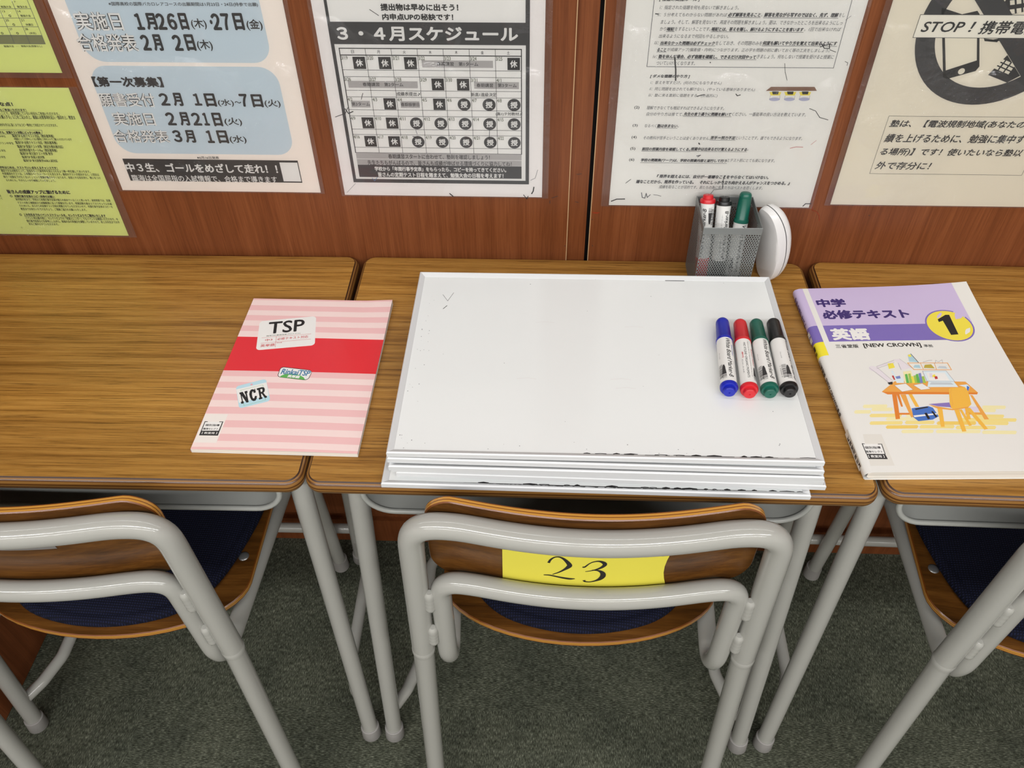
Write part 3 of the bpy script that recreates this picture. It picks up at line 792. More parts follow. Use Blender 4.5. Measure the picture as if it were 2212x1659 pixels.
GREENB = [
 ('t', 'な点！', -0.7196, -0.7028, 0.9152, 0.9206, 'B'),
 ('t', 'もご参加いただけます！', -0.7225, -0.6893, 0.9089, 0.9122, 'gu'),
 ('t', 'くことで、普段受講していない科目もご参加いただけます。', -0.7248, -0.65, 0.904, 0.908, 'g'),
 ('t', 'を購入する」に〇をご記入の上、裏面に必要事項を記入・捺印の上、教室ま', -0.7273, -0.6318, 0.8985, 0.9037, 'g'),
 ('t', '材がお手元に届くまではコピー教材にて対応させていただきます。', -0.7319, -0.6586, 0.8886, 0.8926, 'g'),
 ('t', 'する、定期テスト対策にピッタリの教材', -0.7365, -0.6841, 0.8785, 0.8823, 'gb'),
 ('t', '中学生', -0.7389, -0.7311, 0.8734, 0.8763, 'g'),
 ('t', '臨海TSP 必修テキスト対応（教科書準拠）', -0.7221, -0.669, 0.8736, 0.8781, 'g'),
 ('t', '※国語として３月時もしくは入塾時に５科セットでご購入いただいています', -0.722, -0.6479, 0.8698, 0.8733, 'g'),
 ('t', 'プラン中学生', -0.7433, -0.7252, 0.8638, 0.867, 'g'),
 ('t', '臨海TSP 必修テキスト対応（教科書準拠）', -0.7221, -0.6686, 0.8644, 0.8689, 'g'),
 ('t', '臨海TSP 英語テスト対策（検定外教科書対応）', -0.7221, -0.663, 0.8589, 0.8634, 'g'),
 ('t', '２年生', -0.7481, -0.7402, 0.8534, 0.8567, 'g'),
 ('t', '高校教科書サポートPlus（教科書準拠）', -0.722, -0.673, 0.8537, 0.8583, 'g'),
 ('t', '臨海TSP 単元別テスト対策 数学', -0.7228, -0.6803, 0.8491, 0.8534, 'g'),
 ('t', '３年生', -0.7524, -0.7444, 0.8442, 0.8475, 'g'),
 ('t', '臨海TSP 英語入試対策', -0.7226, -0.6933, 0.8442, 0.8482, 'g'),
 ('t', '臨海TSP 単元別数学ⅠAⅡB入試対応', -0.7229, -0.6783, 0.8392, 0.8432, 'g'),
 ('t', '学年はじめは、テストでいい点をとるチャンスです！', -0.7593, -0.6829, 0.8291, 0.8328, 'gu'),
 ('t', '満足できる点数をとって、自信をもって新学年を迎えられるよう精一杯応援してまいります。', -0.7597, -0.6412, 0.8243, 0.8281, 'g'),
 ('t', '年度最初のテストは、１年間のペースメーカーとも言えます。最初のテストが成功すると、2 回目以', -0.7598, -0.6312, 0.8199, 0.8237, 'g'),
 ('t', '降で「点数を下げたくない！」という意識が働きやすくなります。自信とやる気を持ち、勢いをつけ', -0.7602, -0.6311, 0.8151, 0.8189, 'g'),
 ('t', 'るためにも、今からしっかり勉強していきましょう。', -0.7593, -0.6931, 0.8103, 0.8138, 'g'),
 ('t', '皆さんの成績アップに繋げるために', -0.7659, -0.6806, 0.7917, 0.7977, 'B'),
 ('t', '◎', -0.765, -0.7615, 0.786, 0.7896, 'g'),
 ('t', '年間行事予定表のコピー持参のお願い', -0.7589, -0.7044, 0.7861, 0.7897, 'gu'),
 ('t', '新学期が始まり、学校から年間行事予定表が配られ始めていることと思います。通常授業では、定期', -0.7593, -0.6305, 0.7811, 0.7847, 'g'),
 ('t', 'テストの約２週間前から試験範囲に沿って授業を行います。授業回数を踏まえてカリキュラムを組', -0.759, -0.6304, 0.776, 0.7797, 'g'),
 ('t', 'むためにも、あらかじめ定期テスト日程を把握させていただきたいので、年間行事予定表のコピーを', -0.7585, -0.6308, 0.7713, 0.775, 'g'),
 ('t', '教室までお持ちいただけますよう、ご理解ご協力をお願いいたします。', -0.759, -0.6686, 0.7659, 0.7699, 'g'),
 ('t', '◎', -0.7649, -0.7617, 0.7569, 0.7607, 'g'),
 ('t', '１か月先までのイベントスケジュールを、セレクトだよりでご案内いたします', -0.7586, -0.6457, 0.7567, 0.7611, 'gu'),
 ('t', 'イベント申込書の他に、セレクトだよりの「授業カレンダー」でもイベントは確認いただけます。年', -0.7589, -0.6303, 0.7515, 0.7556, 'g'),
 ('t', '間行事予定表などを参考にしながら、勉強大会の実施日を調整していますので、約１か月先までの予', -0.7591, -0.6301, 0.7466, 0.7508, 'g'),
 ('t', '定もご案内させていただきます。', -0.7585, -0.7167, 0.7421, 0.7459, 'g'),
 ('t', '- 2 -', -0.7728, -0.7689, 0.737, 0.7392, 'g'),
 ('t', 'は', -0.7794, -0.7769, 0.7869, 0.7904, 'g'),
 ('t', 'して', -0.7821, -0.777, 0.7825, 0.7854, 'g'),
 ('l', [(-0.7342, 0.8836), (-0.6809, 0.8838), (-0.6828, 0.8786), (-0.7368, 0.8779)], 0.0004, 'k2', 2)]
SCHED = [
 ('r', -0.2989, -0.0725, 0.8152, 1.09, 'k3', 0, 0),
 ('r', -0.2955, -0.0773, 1.0189, 1.085, 'w', 0, 1),
 ('t', '提出物は早めに出そう！', -0.237, -0.151, 1.0311, 1.0388, 'B'),
 ('t', '内申点UPの秘訣です！', -0.2363, -0.1572, 1.0209, 1.0282, 'B'),
 ('t', '３・４月スケジュール', -0.29, -0.0856, 0.9977, 1.014, 'W2'),
 ('r', -0.2949, -0.0769, 0.8204, 0.9938, 'w', 0, 1),
 ('l', [(-0.2901, 0.9892), (-0.0819, 0.9892)], 0.0011, 'k', 3),
 ('l', [(-0.2901, 0.9814), (-0.0819, 0.9814)], 0.0011, 'k', 3),
 ('l', [(-0.2901, 0.964), (-0.0819, 0.964)], 0.0005, 'k', 3),
 ('l', [(-0.2901, 0.956), (-0.0819, 0.956)], 0.0005, 'k', 3),
 ('l', [(-0.2901, 0.9392), (-0.0819, 0.9392)], 0.0005, 'k', 3),
 ('l', [(-0.2901, 0.9312), (-0.0819, 0.9312)], 0.0005, 'k', 3),
 ('l', [(-0.2901, 0.9149), (-0.0819, 0.9149)], 0.0005, 'k', 3),
 ('l', [(-0.2901, 0.907), (-0.0819, 0.907)], 0.0005, 'k', 3),
 ('l', [(-0.2901, 0.8897), (-0.0819, 0.8897)], 0.0005, 'k', 3),
 ('l', [(-0.2901, 0.8825), (-0.0819, 0.8825)], 0.0005, 'k', 3),
 ('l', [(-0.2901, 0.8652), (-0.0819, 0.8652)], 0.0005, 'k', 3),
 ('l', [(-0.2901, 0.8579), (-0.0819, 0.8579)], 0.0005, 'k', 3),
 ('l', [(-0.2901, 0.9892), (-0.2901, 0.8579)], 0.0011, 'k', 3),
 ('l', [(-0.2603, 0.9892), (-0.2603, 0.8579)], 0.0005, 'k', 3),
 ('l', [(-0.2306, 0.9892), (-0.2306, 0.8579)], 0.0005, 'k', 3),
 ('l', [(-0.2008, 0.9892), (-0.2008, 0.8579)], 0.0005, 'k', 3),
 ('l', [(-0.1711, 0.9892), (-0.1711, 0.8579)], 0.0005, 'k', 3),
 ('l', [(-0.1414, 0.9892), (-0.1414, 0.8579)], 0.0005, 'k', 3),
 ('l', [(-0.1116, 0.9892), (-0.1116, 0.8579)], 0.0005, 'k', 3),
 ('l', [(-0.0819, 0.9892), (-0.0819, 0.8579)], 0.0011, 'k', 3),
 ('t', '日', -0.2768, -0.2736, 0.9834, 0.9872, 'k'),
 ('t', '月', -0.247, -0.2438, 0.9834, 0.9872, 'k'),
 ('t', '火', -0.2173, -0.2141, 0.9834, 0.9872, 'k'),
 ('t', '水', -0.1876, -0.1844, 0.9834, 0.9872, 'k'),
 ('t', '木', -0.1578, -0.1546, 0.9834, 0.9872, 'k'),
 ('t', '金', -0.1281, -0.1249, 0.9834, 0.9872, 'k'),
 ('t', '土', -0.0984, -0.0952, 0.9834, 0.9872, 'k'),
 ('t', '3/19', -0.2895, -0.2821, 0.976, 0.9804, 'g'),
 ('r', -0.2764, -0.262, 0.9651, 0.9795, 'k', 0, 2),
 ('t', '休', -0.2734, -0.265, 0.9681, 0.9765, 'W'),
 ('t', '3/20', -0.2597, -0.2524, 0.976, 0.9804, 'g'),
 ('r', -0.2467, -0.2323, 0.9651, 0.9795, 'k', 0, 2),
 ('t', '休', -0.2437, -0.2353, 0.9681, 0.9765, 'W'),
 ('t', '3/21', -0.23, -0.2226, 0.976, 0.9804, 'g'),
 ('r', -0.217, -0.2026, 0.9651, 0.9795, 'k', 0, 2),
 ('t', '休', -0.214, -0.2056, 0.9681, 0.9765, 'W'),
 ('t', '3/22', -0.2002, -0.1929, 0.976, 0.9804, 'g'),
 ('t', '3/23', -0.1705, -0.1631, 0.976, 0.9804, 'g'),
 ('t', '3/24', -0.1408, -0.1334, 0.976, 0.9804, 'g'),
 ('t', '3/25', -0.111, -0.1037, 0.976, 0.9804, 'g'),
 ('r', -0.098, -0.0836, 0.9651, 0.9795, 'k', 0, 2),
 ('t', '休', -0.095, -0.0866, 0.9681, 0.9765, 'W'),
 ('t', '3/26', -0.2895, -0.2821, 0.9506, 0.955, 'g'),
 ('t', '3/27', -0.2597, -0.2524, 0.9506, 0.955, 'g'),
 ('t', '3/28', -0.23, -0.2226, 0.9506, 0.955, 'g'),
 ('t', '3/29', -0.2002, -0.1929, 0.9506, 0.955, 'g'),
 ('r', -0.1872, -0.1728, 0.94, 0.9544, 'k', 0, 2),
 ('t', '休', -0.1842, -0.1758, 0.943, 0.9514, 'W'),
 ('t', '3/30', -0.1705, -0.1631, 0.9506, 0.955, 'g'),
 ('r', -0.1575, -0.1431, 0.94, 0.9544, 'k', 0, 2),
 ('t', '休', -0.1545, -0.1461, 0.943, 0.9514, 'W'),
 ('t', '3/31', -0.1408, -0.1334, 0.9506, 0.955, 'g'),
 ('t', '4/1', -0.111, -0.1055, 0.9506, 0.955, 'g'),
 ('t', '4/2', -0.2895, -0.2839, 0.9258, 0.9302, 'g'),
 ('t', '4/3', -0.2597, -0.2542, 0.9258, 0.9302, 'g'),
 ('r', -0.2467, -0.2323, 0.9154, 0.9298, 'k', 0, 2),
 ('t', '休', -0.2437, -0.2353, 0.9184, 0.9268, 'W'),
 ('t', '4/4', -0.23, -0.2245, 0.9258, 0.9302, 'g'),
 ('t', '4/5', -0.2002, -0.1947, 0.9258, 0.9302, 'g'),
 ('r', -0.1872, -0.1728, 0.9154, 0.9298, 'k', 0, 2),
 ('t', '休', -0.1842, -0.1758, 0.9184, 0.9268, 'W'),
 ('t', '4/6', -0.1705, -0.165, 0.9258, 0.9302, 'g'),
 ('c', -0.1503, 0.9226, 0.0078, 'k3', 2),
 ('t', '授', -0.1545, -0.1461, 0.9184, 0.9268, 'W'),
 ('t', '4/7', -0.1408, -0.1352, 0.9258, 0.9302, 'g'),
 ('c', -0.1205, 0.9226, 0.0078, 'k3', 2),
 ('t', '授', -0.1247, -0.1163, 0.9184, 0.9268, 'W'),
 ('t', '4/8', -0.111, -0.1055, 0.9258, 0.9302, 'g'),
 ('c', -0.0908, 0.9226, 0.0078, 'k3', 2),
 ('t', '授', -0.095, -0.0866, 0.9184, 0.9268, 'W'),
 ('t', '4/9', -0.2895, -0.2839, 0.9016, 0.906, 'g'),
 ('r', -0.2764, -0.262, 0.8907, 0.9051, 'k', 0, 2),
 ('t', '休', -0.2734, -0.265, 0.8937, 0.9021, 'W'),
 ('t', '4/10', -0.2597, -0.2524, 0.9016, 0.906, 'g'),
 ('r', -0.2467, -0.2323, 0.8907, 0.9051, 'k', 0, 2),
 ('t', '休', -0.2437, -0.2353, 0.8937, 0.9021, 'W'),
 ('t', '4/11', -0.23, -0.2226, 0.9016, 0.906, 'g'),
 ('c', -0.2098, 0.8979, 0.0078, 'k3', 2),
 ('t', '授', -0.214, -0.2056, 0.8937, 0.9021, 'W'),
 ('t', '4/12', -0.2002, -0.1929, 0.9016, 0.906, 'g'),
 ('c', -0.18, 0.8979, 0.0078, 'k3', 2),
 ('t', '授', -0.1842, -0.1758, 0.8937, 0.9021, 'W'),
 ('t', '4/13', -0.1705, -0.1631, 0.9016, 0.906, 'g'),
 ('c', -0.1503, 0.8979, 0.0078, 'k3', 2),
 ('t', '授', -0.1545, -0.1461, 0.8937, 0.9021, 'W'),
 ('t', '4/14', -0.1408, -0.1334, 0.9016, 0.906, 'g'),
 ('c', -0.1205, 0.8979, 0.0078, 'k3', 2),
 ('t', '授', -0.1247, -0.1163, 0.8937, 0.9021, 'W'),
 ('t', '4/15', -0.111, -0.1037, 0.9016, 0.906, 'g'),
 ('c', -0.0908, 0.8979, 0.0078, 'k3', 2),
 ('t', '授', -0.095, -0.0866, 0.8937, 0.9021, 'W'),
 ('t', '4/16', -0.2895, -0.2821, 0.8771, 0.8815, 'g'),
 ('r', -0.2764, -0.262, 0.8662, 0.8806, 'k', 0, 2),
 ('t', '休', -0.2734, -0.265, 0.8692, 0.8776, 'W'),
 ('t', '4/17', -0.2597, -0.2524, 0.8771, 0.8815, 'g'),
 ('r', -0.2467, -0.2323, 0.8662, 0.8806, 'k', 0, 2),
 ('t', '休', -0.2437, -0.2353, 0.8692, 0.8776, 'W'),
 ('t', '4/18', -0.23, -0.2226, 0.8771, 0.8815, 'g'),
 ('c', -0.2098, 0.8734, 0.0078, 'k3', 2),
 ('t', '授', -0.214, -0.2056, 0.8692, 0.8776, 'W'),
 ('t', '4/19', -0.2002, -0.1929, 0.8771, 0.8815, 'g'),
 ('c', -0.18, 0.8734, 0.0078, 'k3', 2),
 ('t', '授', -0.1842, -0.1758, 0.8692, 0.8776, 'W'),
 ('t', '4/20', -0.1705, -0.1631, 0.8771, 0.8815, 'g'),
 ('c', -0.1503, 0.8734, 0.0078, 'k3', 2),
 ('t', '授', -0.1545, -0.1461, 0.8692, 0.8776, 'W'),
 ('t', '4/21', -0.1408, -0.1334, 0.8771, 0.8815, 'g'),
 ('c', -0.1205, 0.8734, 0.0078, 'k3', 2),
 ('t', '授', -0.1247, -0.1163, 0.8692, 0.8776, 'W'),
 ('t', '4/22', -0.111, -0.1037, 0.8771, 0.8815, 'g'),
 ('c', -0.0908, 0.8734, 0.0078, 'k3', 2),
 ('t', '授', -0.095, -0.0866, 0.8692, 0.8776, 'W'),
 ('r', -0.1968, -0.1146, 0.9675, 0.9759, 'gr', 0, 2),
 ('t', '春期講習\u3000第1ターム', -0.1797, -0.1317, 0.9694, 0.9742, 'k'),
 ('r', -0.2861, -0.2038, 0.9424, 0.9508, 'gr', 0, 2),
 ('t', '春期講習\u3000第2ターム', -0.2689, -0.2209, 0.9443, 0.9491, 'k'),
 ('r', -0.1374, -0.0849, 0.9424, 0.9508, 'gr', 0, 2),
 ('t', '春期講習\u3000第3ターム', -0.1346, -0.0876, 0.9443, 0.9491, 'k'),
 ('r', -0.2861, -0.2633, 0.9178, 0.9262, 'gr', 0, 2),
 ('t', '第3ターム', -0.2857, -0.2637, 0.9197, 0.9245, 'k'),
 ('r', -0.2266, -0.2038, 0.9178, 0.9262, 'gr', 0, 2),
 ('t', '春期振替日', -0.2262, -0.2042, 0.9197, 0.9245, 'k'),
 ('t', '成績表提出〆', -0.2302, -0.2012, 0.9327, 0.9377, 'k'),
 ('t', '新高1進級決定', -0.1415, -0.1115, 0.9327, 0.9377, 'k'),
 ('t', '(高1)テ対教材〆', -0.1128, -0.0808, 0.9084, 0.9134, 'k'),
 ('r', -0.2901, -0.0819, 0.8494, 0.8576, 'gr', 0, 2),
 ('r', -0.2901, -0.0819, 0.8412, 0.8488, 'gr', 0, 2),
 ('r', -0.2901, -0.0819, 0.8232, 0.8409, 'k3', 0, 2),
 ('t', '春期講習スタートに合わせて、塾則を確認しましょう！', -0.2496, -0.1216, 0.8496, 0.8564, 'k'),
 ('t', '先生たちもがんばるので、皆さんも成績が伸ばせる環境づくりに協力してね！', -0.2769, -0.0944, 0.8407, 0.8475, 'k'),
 ('t', '学校から「年間行事予定表」をもらったら、コピーを持ってきてください。', -0.269, -0.1013, 0.8322, 0.8387, 'W'),
 ('t', '皆さんの定期テスト日程を踏まえて、勉強大会の日程を考えます！', -0.2657, -0.105, 0.8238, 0.8306, 'W'),
 ('l', [(-0.308, 0.9053), (-0.2952, 0.9099), (-0.291, 0.9173)], 0.0008, 'k', 2),
 ('l', [(-0.2944, 0.9157), (-0.2913, 0.9099), (-0.2855, 0.9125)], 0.0012, 'k', 2),
 ('l', [(-0.2732, 0.928), (-0.2703, 0.9356)], 0.0007, 'k', 2),
 ('l', [(-0.3097, 0.8001), (-0.2967, 0.8136)], 0.0005, 'g2', 2),
 ('l', [(-0.0793, 0.7996), (-0.0751, 0.7939), (-0.0735, 0.7978)], 0.001, 'k', 2),
 ('l', [(-0.0688, 0.8017), (-0.0669, 0.8055), (-0.0661, 0.8112)], 0.0015, 'k', 2),
 ('l', [(-0.1208, 0.8908), (-0.1215, 0.8797), (-0.1195, 0.8806)], 0.0007, 'k2', 2),
 ('l', [(-0.2114, 0.889), (-0.2103, 0.8839)], 0.0006, 'k2', 2),
 ('l', [(-0.2158, 0.8804), (-0.2098, 0.8799)], 0.0009, 'k', 2),
 ('l', [(-0.274, 0.8218), (-0.2712, 0.8177), (-0.2672, 0.823)], 0.0006, 'bl', 2),
 ('l', [(-0.2493, 1.0323), (-0.2401, 1.0259)], 0.0007, 'k', 2),
 ('l', [(-0.1752, 0.8001), (-0.1713, 0.7963)], 0.0015, 'k', 2),
 ('l', [(-0.0703, 0.8214), (-0.0646, 0.8243), (-0.0615, 0.8363)], 0.0005, 'k2', 2)]
RULES = [
 ('l', [(0.0616, 0.9704), (0.2722, 0.9704)], 0.0006, 'k2', 2),
 ('l', [(0.0616, 0.9704), (0.0616, 1.1)], 0.0006, 'k2', 2),
 ('l', [(0.2722, 0.9704), (0.2722, 1.1)], 0.0006, 'k2', 2),
 ('t', '[ 宿題の実施ルール ]', 0.0669, 0.1107, 1.0423, 1.0459, 'j'),
 ('t', 'ⅰ：指定された宿題を何も見ないで解きましょう。', 0.0685, 0.1537, 1.0341, 1.0384, 'i'),
 ('t', 'ⅱ：５分考えてもわからない問題があれば', 0.0672, 0.1425, 1.0265, 1.0306, 'i'),
 ('t', '必ず解答を見ること', 0.1433, 0.1786, 1.0266, 1.0311, 'ju'),
 ('t', '。', 0.1791, 0.1802, 1.027, 1.0285, 'i'),
 ('t', '解答を見ながら写すのではなく、先ず、理解', 0.1822, 0.2621, 1.0265, 1.0313, 'ju'),
 ('t', 'をし', 0.2627, 0.269, 1.0269, 1.0312, 'i'),
 ('t', 'ましょう。そして、解答を見ないで、再度その問題を解きましょう。要は、できなかったところを出来るようにしっ', 0.0714, 0.2688, 1.0184, 1.023, 'i'),
 ('t', 'かり', 0.0712, 0.0783, 1.0111, 1.0151, 'i'),
 ('t', '暗記', 0.0789, 0.0872, 1.0109, 1.0151, 'ju'),
 ('t', 'をするということです。', 0.0878, 0.1269, 1.0111, 1.0152, 'i'),
 ('t', '暗記とは、答えを隠し、解けるようにすることを言います', 0.1279, 0.2285, 1.011, 1.0154, 'ju'),
 ('t', '。1回で出来なければ', 0.2292, 0.269, 1.0116, 1.0158, 'i'),
 ('t', '出来るようになるまで何回もやるしかない。', 0.0711, 0.148, 1.0031, 1.0074, 'i'),
 ('t', 'ⅲ：', 0.067, 0.0718, 0.9959, 0.9995, 'i'),
 ('t', '出来なかった問題は必ずチェック', 0.0735, 0.1344, 0.9954, 0.9997, 'ju'),
 ('t', 'をしておき、その問題のみを', 0.135, 0.1866, 0.9956, 1.0001, 'i'),
 ('t', '何度も解いてやり方を覚えて出来るようにす', 0.1872, 0.269, 0.9958, 1.0006, 'ju'),
 ('t', 'ること', 0.071, 0.0812, 0.988, 0.992, 'ju'),
 ('t', 'が成績アップ(偏差値・内申)につながります。正の字を問題の前に書いておく等の工夫をしましょう。', 0.082, 0.2629, 0.9876, 0.9923, 'i'),
 ('t', 'ⅳ：', 0.067, 0.0718, 0.9804, 0.9841, 'i'),
 ('t', '塾を休んだ場合、必ず宿題を確認し、できるだけ次回やって', 0.0731, 0.1831, 0.98, 0.9846, 'ju'),
 ('t', 'きましょう。何もしないで授業を受けると授業に', 0.1837, 0.2693, 0.9807, 0.9854, 'i'),
 ('t', 'ついていけなくなります。', 0.072, 0.1156, 0.9724, 0.9769, 'i'),
 ('t', '[ ダメな宿題のやり方 ]', 0.0664, 0.1121, 0.9569, 0.9614, 'j'),
 ('t', 'ⅰ：答えを写すだけ。(何の力にもなりません)', 0.0677, 0.1494, 0.9491, 0.9538, 'i'),
 ('t', 'ⅱ：同じ問題を出されても解けない。(やっている意味がありません)', 0.0674, 0.1892, 0.9415, 0.9462, 'i'),
 ('t', 'ⅲ：塾に来る直前に宿題をする。(計画的に)', 0.067, 0.1473, 0.9338, 0.9384, 'i'),
 ('t', '(2)', 0.052, 0.058, 0.9186, 0.9228, 'k'),
 ('t', '理解できなくても暗記すればできるようになります。', 0.0666, 0.1577, 0.9186, 0.923, 'i'),
 ('t', '自分のやり方は捨てて、', 0.0671, 0.1108, 0.9106, 0.9152, 'i'),
 ('t', '先生の言う通りに問題を解いて', 0.1113, 0.1677, 0.9111, 0.9156, 'ju'),
 ('t', 'ください。一番能率の良い方法を教えています。', 0.1684, 0.255, 0.9113, 0.9162, 'i'),
 ('t', '(3)', 0.0521, 0.0582, 0.8958, 0.8998, 'k'),
 ('t', 'なるべく', 0.0665, 0.0809, 0.8956, 0.8998, 'i'),
 ('t', '塾は休まない', 0.0814, 0.1057, 0.8956, 0.9001, 'ju'),
 ('t', '。', 0.1063, 0.1076, 0.896, 0.8974, 'i'),
 ('t', '(4)', 0.0523, 0.0585, 0.8801, 0.8844, 'k'),
 ('t', 'その教科が苦手ということは全くありません。', 0.0668, 0.1474, 0.8797, 0.8844, 'i'),
 ('t', '苦手＝努力不足', 0.148, 0.1777, 0.8807, 0.8853, 'ju'),
 ('t', 'ということです。誰でもできるようになります。', 0.1784, 0.258, 0.8808, 0.8856, 'i'),
 ('t', '(5)', 0.0522, 0.0583, 0.8648, 0.8692, 'k'),
 ('t', '前回の授業内容を確認してくる。', 0.0666, 0.1256, 0.8648, 0.8693, 'ju'),
 ('t', '授業中は出来るだけ覚えるようにする', 0.1262, 0.1946, 0.8653, 0.87, 'ju'),
 ('t', '。', 0.195, 0.1963, 0.8663, 0.8678, 'i'),
 ('t', '(6)', 0.0522, 0.0585, 0.8495, 0.854, 'k'),
 ('t', '学校の問題集(ワーク)は、学校の授業内容と並行して行う', 0.0667, 0.1728, 0.8491, 0.8541, 'ju'),
 ('t', 'とテスト前にとても楽になります。', 0.1735, 0.2316, 0.8505, 0.8553, 'i'),
 ('t', '『 限界を超えるには、自分が一番嫌なことをやらなくてはいけない。', 0.089, 0.229, 0.8268, 0.8319, 'j'),
 ('t', '嫌なことだから、限界を作っている。\u3000それにしっかり立ち向かえる人がチャンスをつかめる。』', 0.0636, 0.2573, 0.8187, 0.8241, 'j'),
 ('t', '成績を取ることが目的です。君たちの為に先生たちはベストを尽くします。', 0.0935, 0.2246, 0.8117, 0.8166, 'i'),
 ('l', [(0.0918, 0.9812), (0.0947, 0.9673), (0.0963, 0.9546)], 0.0016, 'k', 2),
 ('l', [(0.2574, 0.9215), (0.2652, 0.9185), (0.2719, 0.9105), (0.2825, 0.9075)], 0.0007, 'k', 2),
 ('l', [(0.2165, 0.9752), (0.2192, 0.9651), (0.2235, 0.9557)], 0.0005, 'k', 2),
 ('l', [(0.0723, 0.8051), (0.0739, 0.7982), (0.0774, 0.7972), (0.0784, 0.8042), (0.0804, 0.7983), (0.0838, 0.8023)], 0.001, 'k2', 2),
 ('l', [(0.0347, 0.792), (0.0414, 0.7951), (0.0514, 0.7955)], 0.0014, 'k', 2),
 ('l', [(0.088, 0.8024), (0.0927, 0.8018), (0.0977, 0.8005)], 0.0006, 'k', 2),
 ('l', [(0.2465, 0.87), (0.2534, 0.8719), (0.2615, 0.8716)], 0.0006, 're', 2),
 ('l', [(0.2704, 0.875), (0.2754, 0.8807)], 0.0004, 're', 2),
 ('l', [(0.2815, 0.7883), (0.284, 0.7919), (0.2908, 0.792)], 0.0012, 'k', 2),
 ('l', [(0.1683, 0.9386), (0.1702, 0.9365), (0.1735, 0.9375)], 0.001, 'k', 2),
 ('l', [(0.1235, 0.9354), (0.1283, 0.9368), (0.132, 0.9375)], 0.001, 'k', 2),
 ('l', [(0.2521, 0.9975), (0.2562, 0.9927), (0.2621, 0.9927), (0.2606, 0.9975), (0.2554, 0.996), (0.2514, 0.9942)], 0.0009, 'k', 2),
 ('l', [(0.2625, 0.9912), (0.2699, 0.9886)], 0.0006, 'k', 2),
 ('l', [(0.1744, 0.8317), (0.1731, 0.825), (0.1743, 0.8129)], 0.0008, 'k', 2),
 ('l', [(0.1604, 0.8044), (0.1637, 0.8108), (0.1736, 0.8121)], 0.0006, 'k', 2),
 ('l', [(0.051, 0.8189), (0.0568, 0.8244)], 0.0007, 'k', 2),
 ('l', [(0.1348, 0.8583), (0.1393, 0.8593), (0.1363, 0.857)], 0.001, 'k2', 2),
 ('l', [(0.1349, 0.8755), (0.1359, 0.8741)], 0.0014, 'k', 2),
 ('l', [(0.1324, 0.976), (0.1329, 0.9754)], 0.001, 'k', 2),
 ('l', [(0.0647, 1.0293), (0.0677, 1.029)], 0.001, 'k', 2),
 ('l', [(0.2831, 0.978), (0.2865, 0.9765), (0.2866, 0.9734)], 0.0005, 'k', 2),
 ('l', [(0.2713, 1.0238), (0.2758, 1.0281)], 0.0004, 'k2', 2),
 ('p', [(0.2019, 0.9427), (0.2069, 0.9476), (0.2567, 0.948), (0.2605, 0.9432)], 'br', 1),
 ('p', [(0.2064, 0.9414), (0.2202, 0.9415), (0.2193, 0.9373), (0.2088, 0.9372)], 'ye', 1),
 ('p', [(0.2093, 0.9421), (0.217, 0.9422), (0.217, 0.9386), (0.2108, 0.9385)], 'k', 2),
 ('e', 0.2141, 0.9326, 0.0062, 0.0022, 'li', 1),
 ('l', [(0.2085, 0.9372), (0.2083, 0.9321)], 0.0003, 'g2', 2),
 ('l', [(0.2196, 0.9373), (0.2199, 0.9322)], 0.0003, 'g2', 2),
 ('p', [(0.2234, 0.9416), (0.2373, 0.9417), (0.2364, 0.9374), (0.2259, 0.9373)], 'ye', 1),
 ('p', [(0.2264, 0.9422), (0.234, 0.9423), (0.2341, 0.9387), (0.2279, 0.9387)], 'k', 2),
 ('e', 0.2313, 0.9328, 0.0062, 0.0022, 'li', 1),
 ('l', [(0.2256, 0.9373), (0.2255, 0.9323)], 0.0003, 'g2', 2),
 ('l', [(0.2367, 0.9374), (0.2371, 0.9324)], 0.0003, 'g2', 2),
 ('p', [(0.2405, 0.9417), (0.2543, 0.9418), (0.2535, 0.9376), (0.243, 0.9375)], 'ye', 1),
 ('p', [(0.2434, 0.9424), (0.2511, 0.9425), (0.2512, 0.9389), (0.245, 0.9388)], 'k', 2),
 ('e', 0.2484, 0.933, 0.0062, 0.0022, 'li', 1),
 ('l', [(0.2427, 0.9375), (0.2427, 0.9324)], 0.0003, 'g2', 2),
 ('l', [(0.2538, 0.9376), (0.2542, 0.9325)], 0.0003, 'g2', 2)]
